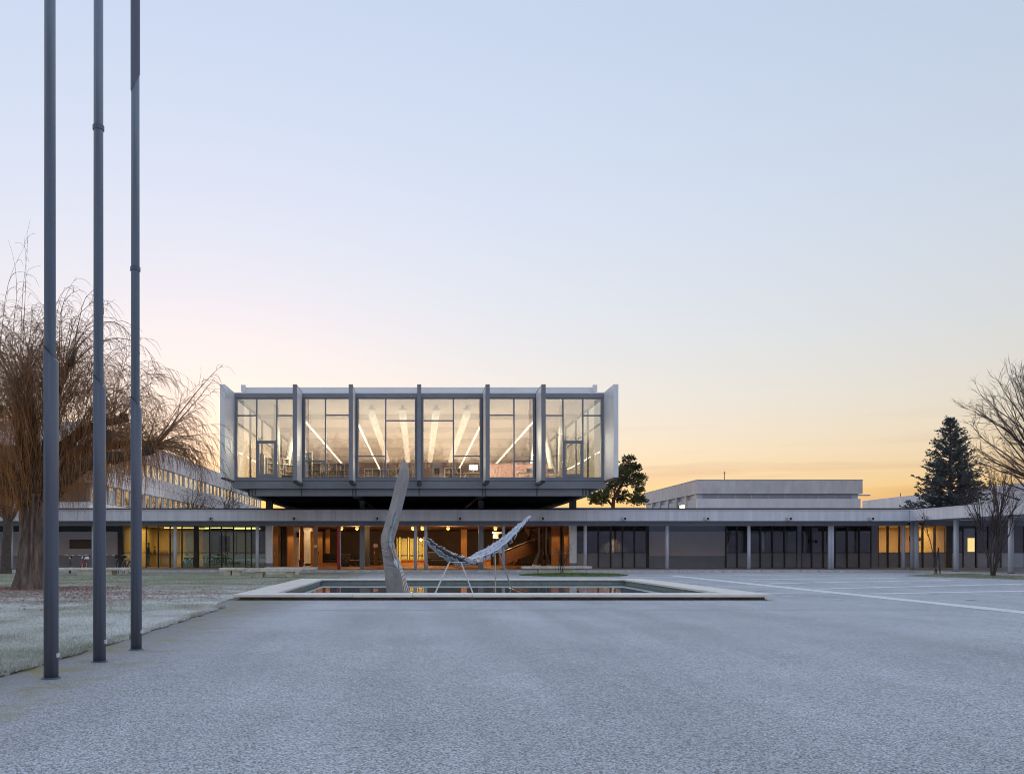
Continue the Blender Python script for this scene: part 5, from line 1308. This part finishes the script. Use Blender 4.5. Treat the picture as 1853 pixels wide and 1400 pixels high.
# big bare tree at the right edge
def dome_tree(label, x, y, cz, rx, rz, seed):
    random.seed(seed); t = thing('bare_tree', label, 'tree', (x, y, 0)); w, q = MB(), MB()
    w.tube([(x, y, -.1), (x + .1, y, 2.5), (x - .05, y, 6), (x + .1, y, 10), (x, y, 14)], [.5, .36, .3, .2, .08], 10, False)
    c = Vector((x, y, cz))
    for i in range(80):
        d = rv().normalized()
        if d.z < -.45: d.z = -d.z
        tg = c + Vector((d.x * rx, d.y * rx, d.z * rz)) * random.uniform(.82, 1.04)
        st0 = Vector((x, y, min(12, max(3.4, 3.5 + (tg.z - 4) * random.uniform(.3, .6))))); md = st0.lerp(tg, .5) + Vector((0, 0, -.4 + .9 * random.random())) + rv(.3)
        pts = [st0.lerp(md, u).lerp(md.lerp(tg, u), u) + rv(.06) for u in [k_ / 8 for k_ in range(9)]]; pts[0] = st0
        w.tube(pts, [.09 * (1 - .86 * k_ / 8) for k_ in range(9)], 5, False)
        for b in range(11):
            f = random.uniform(1.6, 8); k_ = min(int(f), 7); o = pts[k_].lerp(pts[k_ + 1], f - k_); dd = ((pts[k_ + 1] - pts[k_]).normalized() + rv(.42)).normalized()
            pp = branch_path(o, dd, random.uniform(.9, 2.2), 4, .14, .03); q.tube(pp, [.02, .016, .013, .01, .007], 3, False)
            for e in range(8):
                f2 = random.uniform(.6, 4); k2 = min(int(f2), 3); o2 = pp[k2].lerp(pp[k2 + 1], f2 - k2); d2 = ((pp[k2 + 1] - pp[k2]).normalized() + rv(.5)).normalized()
                q.tube(branch_path(o2, d2, random.uniform(.35, .95), 3, .16, .03), [.009, .008, .006, .005], 3, False)
    w.build('trunk', 'bark_grey', t, smooth=True); q.build('crown', 'bare_twig', t)
dome_tree('large bare leafless tree rising beside the dark conifer', (1893 - VX) * 74 / F, 74, 11.2, 6.9, 7.4, 31)
# trees on the far side of the plaza, which the pavilion glass mirrors
RMIN[0] = .016
mat('plane_twig', (0.16, 0.11, 0.13), 0.9, 0, 0.3, 2)
tl = bare_tree('plane_tree', 'bare plane tree behind the viewpoint, mirrored in the pavilion glass', (-16, -14, 0), 16, .4, 41, kids=(18, 9, 7, 5), spread=1.0, group='trees mirrored in the pavilion glass', trunk_h=.25, ratio=.58, twigm='plane_twig')
RMIN[0] = .005
random.seed(77)
for i, xx in enumerate((-22, -11.5, -7, -2.5, 2, 6.5, 11, 15.5, 20, 26)):
    c = copy_tree(tl); c.location = (xx + random.uniform(-1, 1), -14 + random.uniform(-4, 3), 0); c.rotation_euler.z = random.uniform(0, 6.28); s_ = random.uniform(.85, 1.08); c.scale = (s_, s_, s_)
# hedge-like school building behind the viewpoint would show here too; a low unseen hill is shaped to screen bright low sky from the glass
hl = MB(); n = 60
for i in range(n + 1):
    xx = -400 + 800 * i / n; zt = 20 + 4 * math.sin(i * .5) + 5 * math.sin(i * 1.3 + 1)
    hl.v += [(xx, -260, -1), (xx, -300, zt), (xx, -420, -1)]
for i in range(n): b = i * 3; hl.f += [(b, b + 3, b + 4, b + 1), (b + 1, b + 4, b + 5, b + 2)]
mat('far_hill', (0.16, 0.14, 0.17), 0.95, 0, 0.3, .05)
struct(hl.build('hills', 'far_hill', smooth=True))

# willow
def willow():
    random.seed(5); YW = 27.9; b = px(55, 1067, YW)
    t = thing('weeping_willow', 'old pollarded weeping willow with hanging brown twigs on the lawn', 'tree', (b.x, YW, 0))
    # ridged trunk
    n, m_ = 56, 26; mb = MB(); ph = [random.uniform(0, 6.28) for _ in range(8)]
    for j in range(m_ + 1):
        u = j / m_; z = 3.25 * u; cx = b.x + .16 * u ** 1.2; r = .40 + .22 * math.exp(-u * 9) - .07 * u + .08 * max(0, u - .8) * 4
        for i in range(n):
            a = 6.2832 * i / n; rg = 0
            for q, (fr, am) in enumerate(((7, .04), (13, .05), (19, .045), (26, .035), (5, .025))): rg += am * math.sin(fr * a + ph[q] + 1.4 * math.sin(u * (3 + q) + ph[q]) )
            rg += random.gauss(0, .008); flare = .10 * math.exp(-u * 14) * math.sin(5 * a + 1)
            mb.v.append((cx + (r + rg + flare) * math.cos(a), YW + (r + rg + flare) * math.sin(a), z - .03))
    for j in range(m_):
        for i in range(n): i2 = (i + 1) % n; mb.f.append((j * n + i, j * n + i2, (j + 1) * n + i2, (j + 1) * n + i))
    mb.f.append(tuple(m_ * n + i for i in range(n)))
    mb.build('trunk', 'willow_bark', t, smooth=True)
    W = lambda x, y, dy=0: px(x, y, YW) + Vector((0, dy, 0))
    limbs = [
        ([W(72, 915, .1), W(105, 878, 0), W(150, 846, -.3), W(190, 834, -.5), (W(240, 828, -.6)), W(288, 814, -.6)], [.33, .27, .24, .22, .19, .16]),
        ([W(66, 900, .2), W(85, 815, .6), W(125, 776, .9), (W(165, 757, 1.0)), W(212, 747, 1.1)], [.3, .22, .18, .15, .12]),
        ([W(52, 905, -.1), W(28, 850, -.6), W(-5, 815, -1.0), W(-50, 800, -1.3)], [.32, .24, .2, .16]),
        ([W(60, 905, 0), W(52, 830, -.2), W(44, 760, -.5), W(50, 690, -.7)], [.3, .2, .15, .11]),
        ([W(64, 905, .2), W(86, 800, .1), W(108, 720, -.3), W(150, 640, -.6)], [.26, .17, .12, .07]),
        ([W(56, 900, .3), W(40, 800, .9), W(20, 710, 1.4), W(5, 640, 1.9)], [.26, .18, .12, .07]),
        ([W(60, 905, .3), W(95, 830, 1.4), W(150, 790, 2.3), W(230, 780, 2.9)], [.26, .2, .15, .1]),
        ([W(58, 905, -.3), W(20, 860, -1.5), W(30, 800, -2.2), W(70, 760, -2.6)], [.26, .2, .14, .1]),
    ]
    paths = []
    for pts, rad in limbs:
        P2, R2 = [], []                             # refine with knobbly wobble
        for i in range(len(pts) - 1):
            for q in range(5):
                w = q / 5; P2.append(pts[i].lerp(pts[i + 1], w) + rv(.025)); R2.append((rad[i] * (1 - w) + rad[i + 1] * w) * random.uniform(.88, 1.15))
        P2.append(pts[-1]); R2.append(rad[-1] * 1.1)
        MB().tube(P2, R2, 12).build('limb', 'limb_bark', t, smooth=True); paths.append((P2, R2))
    # short cut stubs
    for (x, y, dy, dx_, dz) in ((203, 752, 1.0, .02, .25), (198, 800, -.3, .06, .35), (150, 846, -.3, -.05, -.1)):
        p = W(x, y, dy); MB().tube([p, p + Vector((dx_, 0, dz))], [.14, .12], 9).build('stub', 'limb_bark', t)
    tw, st_ = MB(), MB()
    G = Vector((0, 0, -1))
    def shoot(p, d, L_, r, droop, sub, mb=tw, subl=.8):
        ns = 8; pts = [p]; dd = d.normalized(); q = p
        for i in range(ns):
            dd = (dd + rv(.09) + G * droop * (i / ns) * 1.1).normalized(); q = q + dd * (L_ / ns); pts.append(q)
        mb.tube(pts, [max(.0035, r * (1 - .85 * i / ns)) for i in range(ns + 1)], 4 if r > .02 else 3, False)
        for s_ in range(sub):
            f = random.uniform(.2, 1) * ns; i = min(int(f), ns - 1); o = pts[i].lerp(pts[i + 1], f - i); d2 = (pts[i + 1] - pts[i]).normalized()
            d2 = (d2 + rv(.42)).normalized(); L2 = subl * random.uniform(.4, 1.2); qq = o; pp = [o]; n2 = 5
            for k_ in range(n2):
                d2 = (d2 + rv(.11) + G * .4).normalized(); qq = qq + d2 * (L2 / n2); pp.append(qq)
            mb.tube(pp, [.006, .0055, .005, .0045, .004, .003], 3, False)
    cnt = [36, 42, 36, 62, 66, 62, 46, 32]
    for li, (P2, R2) in enumerate(paths):
        for c in range(cnt[li]):
            u = random.uniform(.3, 1) ** .8; i = min(int(u * (len(P2) - 1)), len(P2) - 2); p = P2[i]
            out = (P2[-1] - P2[0]).normalized()
            up = Vector((random.gauss(0, .5), random.gauss(0, .5), random.uniform(.5, 1.3)))
            d = (out * random.uniform(.1, .8) + up).normalized()
            if li in (0,) and u < .75: continue
            L_ = random.uniform(1.6, 3.6) * (1.1 if li in (3, 4, 5) else .85)
            shoot(p + rv(.03), d, L_, random.uniform(.011, .024), random.uniform(.26, .55), 14)
    # spray of shoots at the cut end of the right limb, reaching out beyond it
    pe = paths[0][0][-1]
    for c in range(26):
        d = Vector((random.uniform(.3, 1.3), random.gauss(0, .5), random.uniform(-.1, 1.3)))
        shoot(pe + rv(.05), d, random.uniform(1.2, 3.0), random.uniform(.012, .026), random.uniform(.12, .38), 20, subl=.8)
    for (x1, y1) in ((402, 660), (395, 690), (370, 740), (392, 800), (330, 700)):
        tgt = W(x1, y1, random.uniform(-.5, .5)); shoot(pe, (tgt - pe), (tgt - pe).length, .03, .03, 18, subl=.75)
    # crown top shoots filling the dome
    for c in range(190):
        a = random.uniform(0, 6.28); ph_ = random.uniform(.05, 1.0); rr = random.uniform(.3, 1.0)
        c0 = W(95, 790)
        p = c0 + Vector((math.cos(a) * ph_ * 2.4, math.sin(a) * ph_ * 2.0, random.uniform(-.3, 1.8)))
        d = Vector((math.cos(a) * ph_, math.sin(a) * ph_, random.uniform(.5, 1.2)))
        shoot(p, d, random.uniform(1.6, 3.4), random.uniform(.007, .017), random.uniform(.3, .6), 13)
    for (x, y) in ((10, 420), (28, 405), (-8, 430), (45, 440)):
        p = W(x - 4, 640, .5); shoot(p, W(x, y, .5) - p, 4.2, .016, .02, 8)
    # hanging strands
    for li, nst, r0 in ((2, 900, .1), (7, 700, .1), (3, 520, .2), (0, 620, .15), (6, 760, .25), (1, 620, .25), (4, 260, .4), (5, 260, .4)):
        P2, R2 = paths[li]
        for c in range(nst):
            u = random.uniform(r0, 1); f = u * (len(P2) - 1); i = min(int(f), len(P2) - 2); p = P2[i].lerp(P2[i + 1], f - i) + Vector((random.gauss(0, .35), random.gauss(0, .5), random.uniform(-.1, .35)))
            L_ = random.uniform(.5, 1.9) * (1.1 if li in (2, 7) else .95); L_ = min(L_, max(.3, p.z - random.uniform(2.15, 2.9)))
            dd = Vector((random.gauss(0, .25), random.gauss(0, .25), -1)).normalized(); pp = [p]; q = p; n2 = 5
            for k_ in range(n2):
                dd = (dd + rv(.1) + G * .25).normalized(); q = q + dd * (L_ / n2); pp.append(q)
            st_.tube(pp, [.005, .005, .0045, .004, .004, .003], 3, False)
    tw.build('crown', 'willow_twig', t); st_.build('hanging_twigs', 'willow_strand', t)
willow()
# second tree at the left edge
def left_tree():
    random.seed(14); Yt = 47.0; x = pX(11, Yt)
    t = thing('slender_tree', 'slender grey trunked tree at the lawn edge behind the willow', 'tree', (x, Yt, 0)); w, q = MB(), MB()
    w.tube([(x - .03, Yt, -.05), (x, Yt, .4), (x + .02, Yt, 1.5), (x + .1, Yt, 2.6), (x - .05, Yt, 4.2)], [.36, .27, .25, .23, .2], 12, False)
    for a in ((.9, .1, .9), (-.9, 0, 1), (.3, .6, 1.2), (-.2, -.6, 1.2), (.6, -.3, 1.3)):
        grow(w, q, Vector((x, Yt, 3.0 + random.uniform(-.4, 1))), Vector(a), 4.2, .13, 1, 4, (0, 8, 7, 5), .03, .7, .6)
    w.build('trunk', 'bark_grey', t, smooth=True); q.build('crown', 'willow_twig', t)
left_tree()

# small bare trees in front of the long block
for i, (xp, Yt, h) in enumerate(((395, 84, 8.6), (430, 90, 8.6), (340, 81, 8.2))):
    bare_tree('courtyard_tree', ['small bare tree against the long block windows', 'small bare tree beside the pavilion corner', 'small bare tree below the right willow limb'][i], (pX(xp, Yt), Yt, 0), h, .1, 60 + i, kids=(9, 7, 5, 4), spread=.8, group='small bare trees before the long block')

# spruce
def needles(mb, p, d, L_, w, n):
    for i in range(n):
        q = p + d * random.uniform(0, L_); e = (d + rv(.55)).normalized() * w; s_ = e.cross(rv()).normalized() * w * .28
        mb.quad(q - s_, q + e * .5 - s_ * .6, q + e, q + s_)
def spruce(label, x, y, h, rad, seed):
    random.seed(seed); t = thing('conifer', label, 'tree', (x, y, 0))
    MB().tube([(x, y, -.1), (x, y, h * .5), (x, y, h * .98)], [.3, .18, .03], 8).build('trunk', 'bark_grey', t)
    w, f = MB(), MB(); z = 1.2
    while z < h:
        u = (z - 1.2) / (h - 1.2); R0 = rad * .6 * (h - z) ** .8 + .1
        nb = int(10 + 14 * (1 - u))
        for b_ in range(nb):
            a = random.uniform(0, 6.28); L_ = R0 * random.uniform(.6, 1.12); dz = -.05 + .6 * u + random.uniform(-.15, .15)
            d = Vector((math.cos(a), math.sin(a), dz)).normalized()
            pts = [Vector((x, y, z)), Vector((x, y, z)) + d * L_ * .6, Vector((x, y, z)) + d * L_ + Vector((0, 0, .12 * L_))]
            w.tube(pts, [.035, .02, .006], 3, False)
            ns = max(4, int(L_ * 7))
            for s_ in range(ns):
                v = random.uniform(.25, 1.0); c = pts[0].lerp(pts[2], v)
                sd = Vector((-d.y, d.x, 0)) * random.choice((-1, 1)); dd = (d * .8 + sd * random.uniform(.1, .9) + Vector((0, 0, random.uniform(-.3, .35)))).normalized()
                needles(f, c + rv(.07), dd, .3 * (1.1 - .4 * v), .15, 7)
        z += .24 + .1 * (1 - u)
    w.build('branches', 'bark_grey', t); f.build('crown', 'spruce_needle', t)
spruce('dark blue green conical conifer behind the corner of the walkway', pX(1720, 67), 67, 11.9, 1.0, 71)
# pine
def pine():
    random.seed(9); Yt = 84; s_ = Yt / F; x = (1110 - VX) * s_
    t = thing('pine_tree', 'crooked pine with dense needle clumps beside the pavilion corner', 'tree', (x, Yt, 0)); w, f = MB(), MB()
    P = lambda a, b, dy=0: px(a, b, Yt) + Vector((0, dy, 0))
    br = [([P(1109, 1020), P(1109, 918), P(1110, 905), P(1118, 888), P(1128, 870), P(1136, 845), P(1138, 832)], [.35, .2, .18, .16, .13, .09, .04]),
          ([P(1109, 915), P(1102, 905, .5), P(1090, 898, 1), P(1078, 895, 1.2)], [.15, .1, .07, .03]),
          ([P(1112, 902), P(1108, 888, -1), P(1112, 872, -1.4), P(1106, 862, -1.6)], [.13, .1, .06, .03]),
          ([P(1115, 898), P(1130, 898, .8), P(1145, 903, 1.2), P(1156, 905, 1.4)], [.1, .08, .05, .02]),
          ([P(1122, 880), P(1140, 876, .7), P(1156, 868, 1)], [.1, .06, .02]), ([P(1132, 858), P(1148, 852, .6), P(1154, 846, .8)], [.08, .05, .02]), ([P(1118, 888), P(1105, 880, .8), P(1098, 880, 1.2)], [.08, .05, .02])]
    for pts, rad in br: w.tube(pts, rad, 7, False)
    cl = [(1137, 831, 9), (1133, 842, 12), (1142, 847, 12), (1128, 852, 13), (1150, 846, 9), (1120, 858, 12), (1135, 862, 14), (1148, 860, 12), (1112, 866, 12), (1125, 870, 13), (1140, 872, 13), (1156, 866, 9), (1104, 874, 11), (1116, 878, 10), (1148, 879, 10), (1100, 884, 8), (1080, 896, 8), (1090, 893, 9), (1096, 900, 9), (1072, 900, 7), (1132, 892, 9), (1142, 900, 12), (1152, 905, 11), (1126, 903, 8), (1160, 904, 7), (1140, 910, 9), (1088, 908, 7), (1075, 908, 6), (1152, 888, 6)]
    for (a, b_, r) in cl:
        c = P(a, b_, random.uniform(-1.6, 1.6)); rr = r * s_ * 1.12
        for q in range(95):
            o = rv(1).normalized() * rr * 1.12 * random.random() ** .6; o.z *= .62
            d = (o + Vector((0, 0, .25)) + rv(.2)).normalized()
            needles(f, c + o, d, .2, .15, 10)
    w.build('trunk', 'pine_bark', t, smooth=True); f.build('crown', 'pine_needle', t)
pine()
# multi-stemmed bare shrub on the corner lawn
def shrub(name, label, x, y, h, n, seed, spread=.16, r=.03, sub=(6, 4), up=.07, sp2=.4):
    random.seed(seed); t = thing(name, label, 'shrub', (x, y, 0)); w, q = MB(), MB()
    for i in range(n):
        a = random.uniform(0, 6.28); d = Vector((math.cos(a) * spread * random.uniform(.3, 1.4), math.sin(a) * spread * random.uniform(.3, 1.4), 1))
        grow(w, q, Vector((x + math.cos(a) * .08, y + math.sin(a) * .08, -.02)), d, h * random.uniform(.7, 1.0), r * random.uniform(.7, 1.1), 1, 1 + len(sub), (0,) + sub, up, sp2, .42, .3)
    w.build('stems', 'bark_grey', t); q.build('crown', 'shrub_twig', t)
shrub('bare_shrub', 'tall multi-stemmed bare shrub with upright twigs on the corner lawn', pX(1797, 41.4), 41.4, 5.4, 13, 81, .085, .032, (9, 6), .1, .3)
shrub('thin_shrub', 'small bare shrub growing by the white slab bench', pX(1015, 45.4), 45.4, 1.7, 11, 82, .14, .012, (4, 3))
# staked young tree
Yt = 46.2; x = pX(1696, Yt); t = thing('young_tree', 'thin young bare tree tied to two leaning stakes', 'tree', (x, Yt, 0)); random.seed(83)
w, q = MB(), MB(); grow(w, q, Vector((x, Yt, -.02)), Vector((.03, 0, 1)), 3.6, .028, 1, 2, (0, 12), .02, .45, .34, .5)
w.build('trunk', 'bark_grey', t); q.build('crown', 'bare_twig', t)
for a, b in ((1691, 1698.5), (1701.5, 1698)): MB().tube([px(a, 1037, Yt) * 1 + Vector((0, 0, -.15)), px(b, 990, Yt)], .035, 7).build('stake', 'bark_grey', t)
